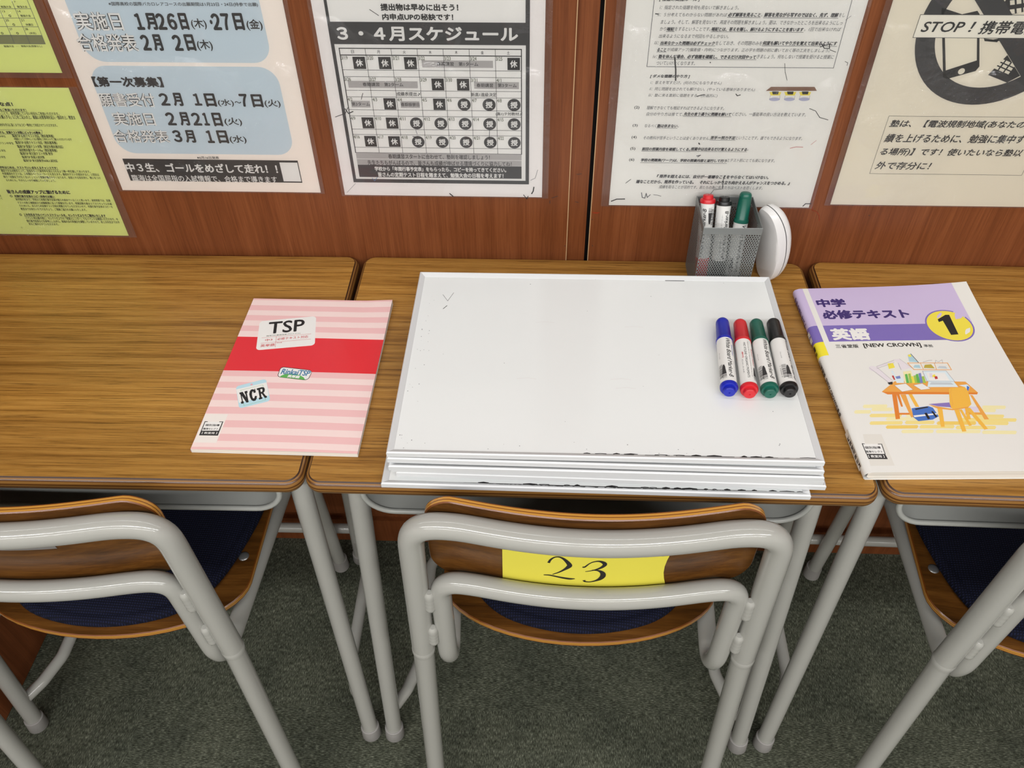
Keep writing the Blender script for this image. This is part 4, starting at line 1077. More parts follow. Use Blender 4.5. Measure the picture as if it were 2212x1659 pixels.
STOP = [
 ('ring', 0.4427, 1.0189, 0.0909, 0.0702, 'k3', 1),
 ('p', [(0.3781, 1.0682), (0.492, 0.9543), (0.5072, 0.9695), (0.3933, 1.0834)], 'k3', 3),
 ('p', [(0.369, 1.0374), (0.3984, 0.9596), (0.4041, 0.9589), (0.4314, 0.9681), (0.4337, 0.9733), (0.4116, 1.0309), (0.408, 1.0342), (0.3932, 1.0305)], 'k', 1),
 ('p', [(0.3754, 1.028), (0.3981, 0.9686), (0.4281, 0.9803), (0.4101, 1.0282)], 'cr2', 2),
 ('c', 0.4159, 0.9677, 0.0036, 'cr2', 2),
 ('p', [(0.4471, 0.9637), (0.4591, 0.9866), (0.483, 0.963), (0.4716, 0.9549)], 'k', 1),
 ('p', [(0.4324, 1.0423), (0.443, 1.0297), (0.4746, 1.0379), (0.4637, 1.0536), (0.4367, 1.0548)], 'k', 1),
 ('p', [(0.4263, 1.0049), (0.4488, 1.0022), (0.4435, 1.005), (0.4424, 1.0007), (0.4282, 1.0018)], 'k', 1),
 ('p', [(0.4535, 0.9829), (0.4589, 0.9809), (0.4581, 0.978), (0.4528, 0.98)], 'cr2', 2),
 ('p', [(0.4521, 0.9788), (0.4574, 0.9768), (0.4566, 0.9739), (0.4513, 0.9759)], 'cr2', 2),
 ('p', [(0.4506, 0.9747), (0.456, 0.9727), (0.4552, 0.9697), (0.4498, 0.9718)], 'cr2', 2),
 ('p', [(0.4605, 0.9804), (0.4658, 0.9784), (0.4651, 0.9754), (0.4597, 0.9774)], 'cr2', 2),
 ('p', [(0.4591, 0.9763), (0.4644, 0.9742), (0.4636, 0.9713), (0.4583, 0.9733)], 'cr2', 2),
 ('p', [(0.4576, 0.9721), (0.463, 0.9701), (0.4622, 0.9671), (0.4568, 0.9692)], 'cr2', 2),
 ('p', [(0.4675, 0.9778), (0.4728, 0.9758), (0.4721, 0.9728), (0.4667, 0.9748)], 'cr2', 2),
 ('p', [(0.4661, 0.9737), (0.4714, 0.9716), (0.4707, 0.9687), (0.4653, 0.9707)], 'cr2', 2),
 ('p', [(0.4646, 0.9695), (0.47, 0.9675), (0.4693, 0.9645), (0.4639, 0.9666)], 'cr2', 2),
 ('p', [(0.4416, 1.0357), (0.4462, 1.0363), (0.4485, 1.0315), (0.4438, 1.0309)], 'cr2', 2),
 ('p', [(0.4378, 1.045), (0.4424, 1.0455), (0.4446, 1.0408), (0.44, 1.0403)], 'cr2', 2),
 ('p', [(0.4481, 1.0368), (0.4528, 1.0374), (0.455, 1.0326), (0.4504, 1.032)], 'cr2', 2),
 ('p', [(0.4443, 1.0461), (0.4489, 1.0466), (0.4511, 1.0419), (0.4465, 1.0413)], 'cr2', 2),
 ('p', [(0.4547, 1.0379), (0.4593, 1.0385), (0.4616, 1.0337), (0.457, 1.0331)], 'cr2', 2),
 ('p', [(0.4508, 1.0472), (0.4553, 1.0477), (0.4576, 1.043), (0.453, 1.0424)], 'cr2', 2),
 ('r', 0.3494, 0.5359, 1.0053, 1.03, 'cr3', 0, 4),
 ('l', [(0.3494, 1.0053), (0.5359, 1.0053), (0.5359, 1.03), (0.3494, 1.03), (0.3494, 1.0053)], 0.0005, 'k', 5),
 ('t', 'STOP', 0.355, 0.4006, 1.0114, 1.0227, 'I5'),
 ('t', '！', 0.4061, 0.4119, 1.0117, 1.0227, 'I5'),
 ('t', '携帯電話', 0.4176, 0.4835, 1.0093, 1.0239, 'I5'),
 ('l', [(0.3522, 0.8366), (0.538, 0.8366), (0.538, 0.9131), (0.3522, 0.9131), (0.3522, 0.8366)], 0.0004, 'k', 2),
 ('t', '塾は、【電波規制地域(あなたの成', 0.3561, 0.5264, 0.8977, 0.9085, 'I'),
 ('t', '績を上げるために、勉強に集中す', 0.356, 0.522, 0.8792, 0.8905, 'I'),
 ('t', 'る場所)】です！使いたいなら塾以', 0.3562, 0.5258, 0.8607, 0.8719, 'I'),
 ('t', '外で存分に！', 0.356, 0.4238, 0.8427, 0.8533, 'I')]
TSP = [
 ('RP', [(0.02, 0.045), (0.0893, 0.0327), (0.0994, 0.0876), (0.0295, 0.0989)], 0.005, 'w', 2),
 ('T', 'TSP', 0.0362, 0.0692, 0.0803, 0.0617, 0.0231, 'kB'),
 ('T', '臨海TSP(最強指導プログラム)', 0.036, 0.0738, 0.0768, 0.0672, 0.0023, 'g'),
 ('T', '中3', 0.0366, 0.0826, 0.0451, 0.0809, 0.0044, 'r'),
 ('T', '必修テキスト対応', 0.051, 0.0802, 0.0882, 0.0743, 0.0048, 'r'),
 ('T', '英単語', 0.0333, 0.0933, 0.0504, 0.0907, 0.0051, 'r'),
 ('T', '教科書', 0.0519, 0.0855, 0.0581, 0.0845, 0.0014, 'r'),
 ('L', [(0.0308, 0.076), (0.0902, 0.0668)], 0.0004, 'r', 3),
 ('L', [(0.0322, 0.0862), (0.092, 0.0765)], 0.0004, 'r', 3),
 ('L', [(0.0484, 0.0732), (0.0515, 0.0923)], 0.0004, 'r', 3),
 ('RP', [(0.067, 0.1263), (0.1065, 0.1314), (0.1047, 0.1489), (0.0666, 0.1441)], 0.005, 'k', 2),
 ('RP', [(0.0676, 0.1273), (0.106, 0.1322), (0.104, 0.1478), (0.0674, 0.1435)], 0.004, 'w', 3),
 ('P', [(0.0699, 0.1441), (0.0713, 0.1417), (0.075, 0.1392), (0.081, 0.1378), (0.0875, 0.1384), (0.0939, 0.1408), (0.0987, 0.1441), (0.1009, 0.1478)], 'gn', 4),
 ('T', 'RinkaiTSP', 0.0696, 0.1391, 0.1042, 0.1417, 0.0093, 'bl'),
 ('T', '英単語', 0.0787, 0.1446, 0.0935, 0.146, 0.0048, 'wB'),
 ('RP', [(0.0225, 0.161), (0.0545, 0.1474), (0.0689, 0.183), (0.0364, 0.1961)], 0.004, 'sk', 2),
 ('P', [(0.0245, 0.1658), (0.0569, 0.1534), (0.0648, 0.1746), (0.0336, 0.1871)], 'w', 3),
 ('L', [(0.0309, 0.1694), (0.0301, 0.167), (0.0536, 0.1577), (0.0547, 0.1608)], 0.0003, 'gn', 4),
 ('L', [(0.0392, 0.1882), (0.0407, 0.1915), (0.063, 0.1819), (0.062, 0.1791)], 0.0003, 'gn', 4),
 ('P', [(0.0295, 0.171), (0.033, 0.1696), (0.0395, 0.1783), (0.0371, 0.1727), (0.0362, 0.1723), (0.035, 0.1689), (0.0379, 0.1677), (0.0391, 0.171), (0.0385, 0.1717), (0.0446, 0.1859), (0.0422, 0.1867), (0.0339, 0.176), (0.0374, 0.1844), (0.0383, 0.1846), (0.0395, 0.1878), (0.0368, 0.1888), (0.0354, 0.1856), (0.0364, 0.1849), (0.0315, 0.1737), (0.0307, 0.1739)], 'k', 5),
 ('P', [(0.0462, 0.1643), (0.0486, 0.1701), (0.0466, 0.1714), (0.0448, 0.1683), (0.0443, 0.1699), (0.0449, 0.1734), (0.0467, 0.1778), (0.0482, 0.1799), (0.0493, 0.1796), (0.0491, 0.1758), (0.0514, 0.1758), (0.0523, 0.1804), (0.0516, 0.1833), (0.0495, 0.1841), (0.0468, 0.1825), (0.0439, 0.1782), (0.0418, 0.1735), (0.041, 0.1687), (0.0418, 0.1658), (0.0439, 0.1651), (0.0456, 0.166), (0.0454, 0.1645)], 'k', 5),
 ('P', [(0.0479, 0.1638), (0.0533, 0.1615), (0.0559, 0.1617), (0.0577, 0.1646), (0.0584, 0.1684), (0.0574, 0.1704), (0.0616, 0.1753), (0.0626, 0.1752), (0.0637, 0.1779), (0.0615, 0.179), (0.056, 0.172), (0.0552, 0.1723), (0.0572, 0.1774), (0.0581, 0.1777), (0.059, 0.1799), (0.0555, 0.1816), (0.0544, 0.1789), (0.0552, 0.1782), (0.0504, 0.1663), (0.049, 0.1667)], 'k', 5),
 ('P', [(0.0524, 0.1651), (0.0545, 0.1644), (0.0555, 0.1666), (0.0556, 0.1689), (0.0542, 0.1693)], 'w', 6),
 ('C', 0.0401, 0.1575, 0.0014, 'pk', 4),
 ('P', [(-0.0016, 0.2051), (0.0262, 0.205), (0.0258, 0.2475), (0.0005, 0.2474)], 'lg', 2),
 ('L', [(0.0062, 0.2167), (0.0036, 0.2166), (0.0037, 0.2367), (0.0239, 0.2367), (0.0238, 0.2166), (0.0201, 0.2166)], 0.0009, 'k3', 3),
 ('P', [(0.0037, 0.2169), (0.0236, 0.2167), (0.0235, 0.2299), (0.0037, 0.2301)], 'w', 3),
 ('P', [(0.0038, 0.2303), (0.0235, 0.2299), (0.0239, 0.2367), (0.0036, 0.2368)], 'k3', 4),
 ('L', [(0.0037, 0.2169), (0.0062, 0.2169)], 0.0007, 'k3', 5),
 ('L', [(0.0201, 0.2168), (0.0236, 0.2167), (0.0234, 0.2297)], 0.0008, 'k3', 5),
 ('L', [(0.0037, 0.2169), (0.0038, 0.2303)], 0.0008, 'k3', 5),
 ('T', '個別指導', 0.0055, 0.2235, 0.0217, 0.2235, 0.0032, 'k3'),
 ('T', '臨海セレクト', 0.005, 0.2288, 0.0217, 0.2287, 0.0029, 'k3'),
 ('T', '【 教室用 】', 0.0053, 0.235, 0.0224, 0.235, 0.003, 'w5')]
ENG = [
 ('T', '中学', 0.0192, 0.0378, 0.0557, 0.0382, 0.0163, 'pB'),
 ('T', '必修テキスト', 0.0205, 0.0611, 0.1274, 0.0623, 0.0175, 'pB'),
 ('T', '英語', 0.0213, 0.1001, 0.0672, 0.1006, 0.0218, 'wB2'),
 ('T', '三省堂版', 0.0209, 0.1138, 0.048, 0.1141, 0.0064, 'kb'),
 ('T', '[NEW CROWN]', 0.0542, 0.1153, 0.1225, 0.1153, 0.0086, 'kB3'),
 ('T', '準拠', 0.1253, 0.1147, 0.136, 0.1148, 0.005, 'k'),
 ('C', 0.1691, 0.0769, 0.0284, 'pu', 3),
 ('C', 0.1691, 0.0769, 0.0265, 'ye', 4),
 ('P', [(0.1585, 0.0656), (0.1706, 0.0577), (0.1753, 0.0578), (0.1738, 0.0929), (0.1646, 0.0937), (0.1639, 0.0681), (0.1583, 0.0705)], 'k', 5),
 ('P', [(0.0234, 0.2097), (0.026, 0.207), (0.0507, 0.2072), (0.051, 0.2094), (0.0487, 0.2124), (0.024, 0.2122)], 'y1', 2),
 ('P', [(0.154, 0.2126), (0.1569, 0.2099), (0.181, 0.2101), (0.1811, 0.2123), (0.1784, 0.2153), (0.1544, 0.2151)], 'y1', 2),
 ('P', [(0.0314, 0.2146), (0.034, 0.2119), (0.0552, 0.2121), (0.0555, 0.2143), (0.0531, 0.2173), (0.032, 0.2171)], 'y1', 2),
 ('P', [(0.0114, 0.2179), (0.014, 0.2151), (0.0302, 0.2153), (0.0305, 0.2175), (0.0282, 0.2205), (0.0121, 0.2203)], 'y1', 2),
 ('P', [(0.1341, 0.2174), (0.137, 0.2146), (0.168, 0.2149), (0.1681, 0.2171), (0.1655, 0.2201), (0.1346, 0.2198)], 'y1', 2),
 ('P', [(0.0266, 0.2237), (0.0292, 0.221), (0.0621, 0.2213), (0.0624, 0.2235), (0.06, 0.2264), (0.0272, 0.2261)], 'y2', 2),
 ('P', [(0.0662, 0.2238), (0.0689, 0.2211), (0.1058, 0.2214), (0.1059, 0.2236), (0.1035, 0.2266), (0.0668, 0.2262)], 'y1', 2),
 ('P', [(0.1387, 0.2261), (0.1415, 0.2234), (0.1733, 0.2237), (0.1734, 0.2259), (0.1707, 0.2288), (0.1391, 0.2285)], 'y2', 2),
 ('P', [(0.0427, 0.2292), (0.0453, 0.2266), (0.0899, 0.227), (0.0901, 0.2291), (0.0877, 0.232), (0.0433, 0.2316)], 'y1', 2),
 ('P', [(0.1228, 0.2313), (0.1256, 0.2286), (0.1848, 0.2292), (0.1848, 0.2313), (0.1822, 0.2342), (0.1233, 0.2337)], 'y2', 2),
 ('P', [(0.0232, 0.2348), (0.0258, 0.2322), (0.0594, 0.2325), (0.0596, 0.2346), (0.0573, 0.2375), (0.0238, 0.2372)], 'y2', 2),
 ('P', [(0.0615, 0.2347), (0.0642, 0.2321), (0.0939, 0.2324), (0.0941, 0.2345), (0.0916, 0.2374), (0.0621, 0.2371)], 'y2', 2),
 ('P', [(0.0954, 0.2361), (0.0982, 0.2335), (0.1385, 0.2338), (0.1387, 0.236), (0.1362, 0.2389), (0.0959, 0.2385)], 'y3', 2),
 ('P', [(0.1404, 0.2365), (0.1432, 0.2339), (0.1738, 0.2342), (0.1739, 0.2363), (0.1713, 0.2392), (0.1408, 0.2389)], 'y2', 2),
 ('P', [(0.0389, 0.2409), (0.0415, 0.2383), (0.074, 0.2386), (0.0742, 0.2407), (0.0718, 0.2435), (0.0395, 0.2433)], 'y3', 2),
 ('P', [(0.075, 0.2412), (0.0777, 0.2386), (0.113, 0.2389), (0.1132, 0.241), (0.1107, 0.2439), (0.0755, 0.2436)], 'y2', 2),
 ('P', [(0.1136, 0.2426), (0.1163, 0.24), (0.1575, 0.2404), (0.1576, 0.2425), (0.155, 0.2453), (0.114, 0.245)], 'y2', 2),
 ('P', [(0.0533, 0.2476), (0.0559, 0.245), (0.0882, 0.2453), (0.0884, 0.2474), (0.086, 0.2502), (0.0539, 0.2499)], 'y1', 2),
 ('P', [(0.0901, 0.2481), (0.0928, 0.2456), (0.1386, 0.246), (0.1387, 0.2481), (0.1362, 0.2509), (0.0906, 0.2505)], 'y1', 2),
 ('P', [(0.1391, 0.2496), (0.1418, 0.247), (0.1769, 0.2474), (0.177, 0.2494), (0.1744, 0.2523), (0.1395, 0.252)], 'y1', 2),
 ('P', [(0.0515, 0.1875), (0.0717, 0.171), (0.1516, 0.1726), (0.159, 0.19), (0.157, 0.1925), (0.1376, 0.1929), (0.0568, 0.1915)], 'or', 3),
 ('P', [(0.0519, 0.1878), (0.1585, 0.19), (0.1569, 0.1928), (0.0567, 0.1918)], 'od', 4),
 ('P', [(0.0618, 0.1919), (0.0668, 0.1919), (0.0583, 0.2291), (0.0534, 0.2297)], 'od', 3),
 ('P', [(0.0708, 0.1922), (0.0769, 0.1923), (0.0742, 0.2266), (0.071, 0.2272)], 'or', 3),
 ('P', [(0.08, 0.192), (0.0841, 0.1921), (0.0853, 0.2117), (0.0813, 0.2116)], 'oy', 3),
 ('P', [(0.0668, 0.1919), (0.0699, 0.1919), (0.0676, 0.2108), (0.0655, 0.2112)], 'od', 3),
 ('P', [(0.0594, 0.2203), (0.0743, 0.2205), (0.0734, 0.2232), (0.059, 0.223)], 'od', 3),
 ('P', [(0.1485, 0.1934), (0.1513, 0.1941), (0.1546, 0.2307), (0.1495, 0.231)], 'or', 3),
 ('P', [(0.1375, 0.2011), (0.1405, 0.2011), (0.135, 0.2305), (0.1309, 0.2308)], 'oy', 3),
 ('P', [(0.133, 0.2203), (0.1508, 0.2205), (0.1494, 0.2239), (0.1317, 0.2237)], 'or', 3),
 ('P', [(0.1342, 0.2121), (0.1504, 0.2116), (0.1481, 0.2198), (0.132, 0.2203)], 'li2', 3),
 ('P', [(0.069, 0.1776), (0.0827, 0.1751), (0.0875, 0.185), (0.0743, 0.188)], 'w', 5),
 ('L', [(0.069, 0.1776), (0.0827, 0.1751), (0.0875, 0.185), (0.0743, 0.188), (0.069, 0.1776)], 0.0003, 'g3', 6),
 ('P', [(0.0905, 0.1778), (0.1012, 0.1753), (0.1079, 0.1837), (0.0966, 0.1854)], 'w', 5),
 ('L', [(0.0905, 0.1778), (0.1012, 0.1753), (0.1079, 0.1837), (0.0966, 0.1854), (0.0905, 0.1778)], 0.0003, 'g3', 6),
 ('P', [(0.1088, 0.1551), (0.136, 0.1549), (0.1393, 0.1724), (0.108, 0.1718)], 'lb2', 5),
 ('L', [(0.1088, 0.1551), (0.136, 0.1549), (0.1393, 0.1724), (0.108, 0.1718), (0.1088, 0.1551)], 0.0004, 'g3', 7),
 ('P', [(0.1119, 0.1581), (0.1332, 0.1583), (0.1342, 0.1709), (0.111, 0.1707)], 'w', 6),
 ('P', [(0.1097, 0.1714), (0.1382, 0.1724), (0.14, 0.1812), (0.1052, 0.1811)], 'lb2', 6),
 ('P', [(0.1121, 0.1733), (0.1345, 0.1741), (0.1363, 0.1775), (0.1092, 0.1772)], 'g4', 7),
 ('P', [(0.1165, 0.1626), (0.1209, 0.1604), (0.1211, 0.1642), (0.117, 0.1656)], 'ye', 7),
 ('P', [(0.1191, 0.1641), (0.1225, 0.1634), (0.1219, 0.1679), (0.1185, 0.1686)], 're', 7),
 ('P', [(0.1153, 0.1589), (0.1184, 0.1589), (0.1165, 0.1656), (0.1134, 0.1656)], 'li2', 7),
 ('P', [(0.0867, 0.1601), (0.0897, 0.1594), (0.0871, 0.1741), (0.0837, 0.1745)], 'gn', 5),
 ('P', [(0.0906, 0.1594), (0.0936, 0.1587), (0.0907, 0.1742), (0.0873, 0.1746)], 'gn2', 5),
 ('P', [(0.0922, 0.1639), (0.0951, 0.1632), (0.0938, 0.1742), (0.0904, 0.1746)], 'ye', 5),
 ('P', [(0.0958, 0.1624), (0.0988, 0.1617), (0.0969, 0.1742), (0.0935, 0.1746)], 'gn2', 5),
 ('P', [(0.0992, 0.1602), (0.1021, 0.1595), (0.0995, 0.1742), (0.096, 0.1746)], 'gn', 5),
 ('P', [(0.1028, 0.1588), (0.1058, 0.1581), (0.1025, 0.1743), (0.0991, 0.1747)], 'bl2', 5),
 ('P', [(0.1046, 0.164), (0.1076, 0.1633), (0.1061, 0.1743), (0.1027, 0.1747)], 'gn2', 5),
 ('P', [(0.0862, 0.1556), (0.096, 0.1542), (0.0925, 0.1734), (0.082, 0.1741)], 'y1', 4),
 ('P', [(0.0726, 0.154), (0.0752, 0.154), (0.0754, 0.1659), (0.0736, 0.1666)], 'lb2', 4),
 ('P', [(0.071, 0.1622), (0.0732, 0.1618), (0.0729, 0.1689), (0.0714, 0.1688)], 're', 5),
 ('P', [(0.0746, 0.1637), (0.0803, 0.1623), (0.0798, 0.1667), (0.0749, 0.1674)], 'bl2', 5),
 ('P', [(0.0729, 0.1659), (0.0824, 0.1653), (0.0815, 0.1741), (0.0728, 0.174)], 'lb2', 4),
 ('P', [(0.0499, 0.1477), (0.0586, 0.147), (0.0693, 0.1703), (0.0646, 0.1739), (0.0527, 0.1523)], 'li3', 4),
 ('L', [(0.0497, 0.1485), (0.0643, 0.1732)], 0.0003, 'g3', 6),
 ('L', [(0.0583, 0.1478), (0.0694, 0.17)], 0.0003, 'g3', 6),
 ('P', [(0.0557, 0.1493), (0.0588, 0.1463), (0.0817, 0.1373), (0.0812, 0.1404)], 'li3', 4),
 ('L', [(0.0582, 0.1466), (0.082, 0.1365)], 0.0003, 'g3', 6),
 ('L', [(0.0576, 0.15), (0.0806, 0.1407)], 0.0003, 'g3', 6),
 ('C', 0.0534, 0.15, 0.0045, 'li3', 5),
 ('P', [(0.0819, 0.135), (0.0891, 0.1343), (0.0986, 0.1497), (0.0851, 0.1526), (0.0852, 0.1412)], 'li3', 4),
 ('L', [(0.0891, 0.1343), (0.0986, 0.1497)], 0.0003, 'g3', 6),
 ('L', [(0.0852, 0.1412), (0.085, 0.1529)], 0.0003, 'g3', 6),
 ('P', [(0.0728, 0.1418), (0.0794, 0.1411), (0.079, 0.1488), (0.0715, 0.1509)], 'ye', 6),
 ('P', [(0.0627, 0.1731), (0.0689, 0.1717), (0.0674, 0.1761), (0.0632, 0.1764)], 'k3', 6),
 ('L', [(0.0962, 0.1413), (0.1425, 0.1418), (0.1429, 0.1532), (0.0998, 0.1524), (0.0962, 0.1413)], 0.0009, 'or', 5),
 ('L', [(0.111, 0.1415), (0.1109, 0.1521)], 0.0006, 'or', 5),
 ('L', [(0.1272, 0.1416), (0.1258, 0.1527)], 0.0006, 'or', 5),
 ('P', [(0.101, 0.1274), (0.1052, 0.1259), (0.1068, 0.1353), (0.1087, 0.1404), (0.099, 0.1393)], 'lb3', 5),
 ('P', [(0.1012, 0.1274), (0.1046, 0.1267), (0.1047, 0.1306), (0.1012, 0.1313)], 'ye', 6),
 ('L', [(0.1052, 0.1259), (0.1076, 0.1345), (0.1091, 0.1407)], 0.0007, 'k3', 6),
 ('P', [(0.1122, 0.1499), (0.1151, 0.1446), (0.1227, 0.1439), (0.1245, 0.1507)], 'y4', 5),
 ('P', [(0.1005, 0.149), (0.1034, 0.1449), (0.1087, 0.145), (0.1084, 0.1501)], 'lb3', 5),
 ('P', [(0.1279, 0.15), (0.1311, 0.147), (0.1383, 0.1474), (0.1389, 0.1513)], 'g4', 5),
 ('L', [(0.128, 0.1424), (0.1305, 0.1371), (0.1325, 0.1402), (0.1382, 0.1364), (0.1369, 0.1425)], 0.0003, 'g3', 5),
 ('L', [(0.1146, 0.14), (0.1218, 0.1377), (0.1263, 0.137)], 0.0004, 'g3', 5),
 ('P', [(0.0761, 0.2137), (0.0957, 0.2107), (0.0998, 0.2132), (0.1015, 0.2261), (0.0934, 0.2308), (0.0769, 0.233), (0.0735, 0.2272)], 'bb', 6),
 ('P', [(0.0744, 0.2245), (0.1008, 0.2214), (0.1006, 0.2234), (0.0745, 0.2272)], 'w', 7),
 ('P', [(0.0874, 0.2213), (0.0902, 0.2206), (0.091, 0.2294), (0.0881, 0.2304)], 'k', 8),
 ('P', [(0.0958, 0.2186), (0.0979, 0.2184), (0.0998, 0.2268), (0.0975, 0.2279)], 'k', 8),
 ('P', [(0.0794, 0.2144), (0.0946, 0.2111), (0.0949, 0.2129), (0.0797, 0.2164)], 'k3', 7),
 ('P', [(0.1283, 0.1839), (0.1312, 0.1828), (0.1477, 0.1812), (0.1487, 0.1877), (0.1443, 0.2081), (0.1404, 0.2115), (0.1209, 0.2154), (0.1192, 0.212)], 'oy', 7),
 ('L', [(0.1313, 0.184), (0.1281, 0.1897), (0.1238, 0.2079), (0.119, 0.2141)], 0.0004, 'or', 8),
 ('P', [(0.0973, 0.2076), (0.1207, 0.2054), (0.12, 0.2127), (0.1065, 0.2112)], 'pu2', 8),
 ('P', [(0.0965, 0.2083), (0.1064, 0.2116), (0.1209, 0.2154), (0.1404, 0.2115), (0.1386, 0.2136), (0.1203, 0.2172), (0.1043, 0.2146)], 'or', 8),
 ('P', [(0.1043, 0.2146), (0.1095, 0.2153), (0.1023, 0.2415), (0.0983, 0.2417)], 'oy', 6),
 ('P', [(0.1222, 0.2161), (0.1277, 0.2159), (0.1231, 0.2482), (0.1185, 0.2488)], 'oy', 6),
 ('P', [(0.1277, 0.2159), (0.1307, 0.216), (0.1323, 0.2397), (0.1291, 0.2404)], 'oy', 6),
 ('P', [(0.1359, 0.2142), (0.1407, 0.2133), (0.1478, 0.2447), (0.1434, 0.246)], 'oy', 6),
 ('P', [(0.1417, 0.1783), (0.1519, 0.1769), (0.1533, 0.1813), (0.149, 0.187), (0.1472, 0.1812)], 'lb2', 5),
 ('P', [(0.1506, 0.1791), (0.1528, 0.1813), (0.1487, 0.1877), (0.1475, 0.187)], 'bb', 6),
 ('P', [(0.0115, 0.2505), (0.0311, 0.2509), (0.0311, 0.2944), (0.0063, 0.2942)], 'lg2', 2),
 ('P', [(0.007, 0.264), (0.0268, 0.2647), (0.0261, 0.2783), (0.0069, 0.2775)], 'w', 3),
 ('P', [(0.0069, 0.2779), (0.0262, 0.2786), (0.0269, 0.2856), (0.007, 0.285)], 'k3', 4),
 ('L', [(0.0089, 0.2643), (0.0068, 0.2638), (0.007, 0.2777)], 0.0008, 'k3', 5),
 ('L', [(0.0233, 0.2648), (0.0269, 0.2649), (0.0262, 0.2786)], 0.0008, 'k3', 5),
 ('T', '個別指導', 0.0077, 0.2712, 0.0243, 0.2715, 0.0036, 'k3'),
 ('T', '臨海セレクト', 0.007, 0.2763, 0.0246, 0.2769, 0.003, 'k3'),
 ('T', '【 教室用 】', 0.0078, 0.2832, 0.0244, 0.2837, 0.0037, 'w5')]
# ------------------------------------------------------------------ markers
PL = .1187
def make_marker(col, rgb, roll, kind):
    """pen along local z from the tip of its cap (z=0) to its end plug; local +x is the side turned to the viewer"""
    root = empty('whiteboard_marker')
    mc = mat('marker_plastic_' + col, rgb, 0.32, 0.5)
    prof = [(0, 0), (.0040, .0002), (.0062, .0012), (.0073, .0032), (.0077, .0062), (.0075, .0070), (.0077, .0078), (.0084, .0335), (.0088, .0345), (.0093, .0350), (.0093, .0385), (.0088, .0386)]
    bm = bmesh.new(); lathe(bm, prof, 48, rib=(6, 7, .962)); obj('cap', bm, mc, root, smooth=35)
    mb = mat('marker_barrel_white', (232, 231, 228), 0.3, 0.5)
    r = .0089
    bm = bmesh.new(); lathe(bm, [(r - .001, .037), (r, .0372), (r, .109), (r - .001, .1094)], 48)
    def pl(u, v, l):
        a = -v / r + roll; q = r + .00006 + .00003 * l
        return (q * math.cos(a), q * math.sin(a), u)
    pr = Print(bm, pl, [mb], .0016)
    def tx(t, u0, u1, v, h, m, bold=0.0, sh=0.0): pr.text(t, (u0, v - h / 2), (u1 - u0, 0), (0, h), m, 1, bold, sh)
    tx('White Board Marker-B', .0405, .1025, .0005, .0050, INK['k'], .02, .22)
    tx('ホワイトボードマーカー', .075, .098, .0058, .0014, INK['k2'])
    tx('BULLET POINT', .049, .067, .0052, .0018, mc if col != 'black' else INK['k'], .02, .2)
    # other side: cautions, nib drawing, bar code
    tx('•NO XYLENE •ORGANIC PIGMENTS', .045, .1015, .0185, .0024, INK['k'], .01)
    tx('Replace cap after use. Keep pen horizontal when not in use', .043, .0995, .0225, .0015, INK['k2'])
    tx('BULLET POINT', .053, .081, .0268, .0023, mc if col != 'black' else INK['k3'], .02, .2)
    tx('(補充式)', .060, .070, .0150, .0020, mc if col != 'black' else INK['k3'], .02)
    tx('Co.,Ltd.', .072, .094, .0140, .0013, INK['k2'])
    v0 = -.0070
    for vv in (v0, .0268 + .0):      # pen-nib pictogram
        pr.poly([(.083, vv - .0007), (.0865, vv - .0016), (.090, vv - .0018), (.0975, vv - .0026), (.0975, vv + .0026), (.090, vv + .0018), (.0865, vv + .0016), (.083, vv + .0007)], INK['k3'], 1)
        for k in range(4): pr.poly([(.0984 + k * .0016, vv - .0026), (.0984 + k * .0016 + .0009 - k * .00018, vv - .0026), (.0984 + k * .0016 + .0009 - k * .00018, vv + .0026), (.0984 + k * .0016, vv + .0026)], INK['k'], 1)
    rn = random.Random(2); u = .082
    while u < .101:
        wv = rn.choice((.0003, .0003, .0006, .0009)); pr.poly([(u, -.0135), (u + wv, -.0135), (u + wv, -.0085), (u, -.0085)], INK['k'], 1); u += wv + rn.choice((.0003, .0005, .0007))
    tx('1 74444 0', .083, .100, -.0148, .0013, INK['k2'])
    tx('Co.,Ltd.', .062, .072, -.0110, .0012, INK['k2'])
    obj('barrel', bm, pr.mats, root, smooth=35)
    bm = bmesh.new()
    lathe(bm, [(.0085, .1085), (.0096, .1087), (.0097, .1120), (.0088, .1138), (.0066, .1140), (.0064, .1180), (.0058, .1187), (.0010, .1187), (.0008, .1180), (0, .1180)], 40)
    obj('end_plug', bm, mc, root, smooth=35)
    return root
def aim(o, a, b, view, spin=0.0):
    a, b, view = Vector(a), Vector(b), Vector(view)
    Z = (b - a).normalized(); X = (view - Z * view.dot(Z)).normalized(); Y = Z.cross(X)
    o.matrix_world = Matrix.Translation(a) @ Matrix((X, Y, Z)).transposed().to_4x4() @ Matrix.Rotation(spin, 4, 'Z')
ZB = .7002 + 6 * (BT + .00005) - .0032
MK = [('blue', (18, 34, 168), (.1582, -.1806), (.1493, -.2989), -.15), ('red', (206, 34, 44), (.1783, -.1825), (.1705, -.3011), 2.18), ('green', (14, 92, 76), (.1969, -.1815), (.1925, -.2997), -.27), ('black', (22, 22, 23), (.2168, -.1800), (.2135, -.2987), -.88)]
MG = 'whiteboard markers lying on the top whiteboard'
MP = {}
ML = {'blue': 'blue whiteboard marker, leftmost of the row on the top whiteboard', 'red': 'red whiteboard marker lying between the blue and green ones', 'green': 'dark green whiteboard marker lying between the red and black ones', 'black': 'black whiteboard marker lying beside the right rim of the top whiteboard'}
for nm, rgb, a, b, roll in MK:
    o = make_marker(nm, rgb, roll, nm); MP[nm] = o
    aim(o, (a[0], a[1], ZB + .0098), (b[0], b[1], ZB + .0098), (0, -.2, 1)); tag(o, ML[nm], 'marker', MG)
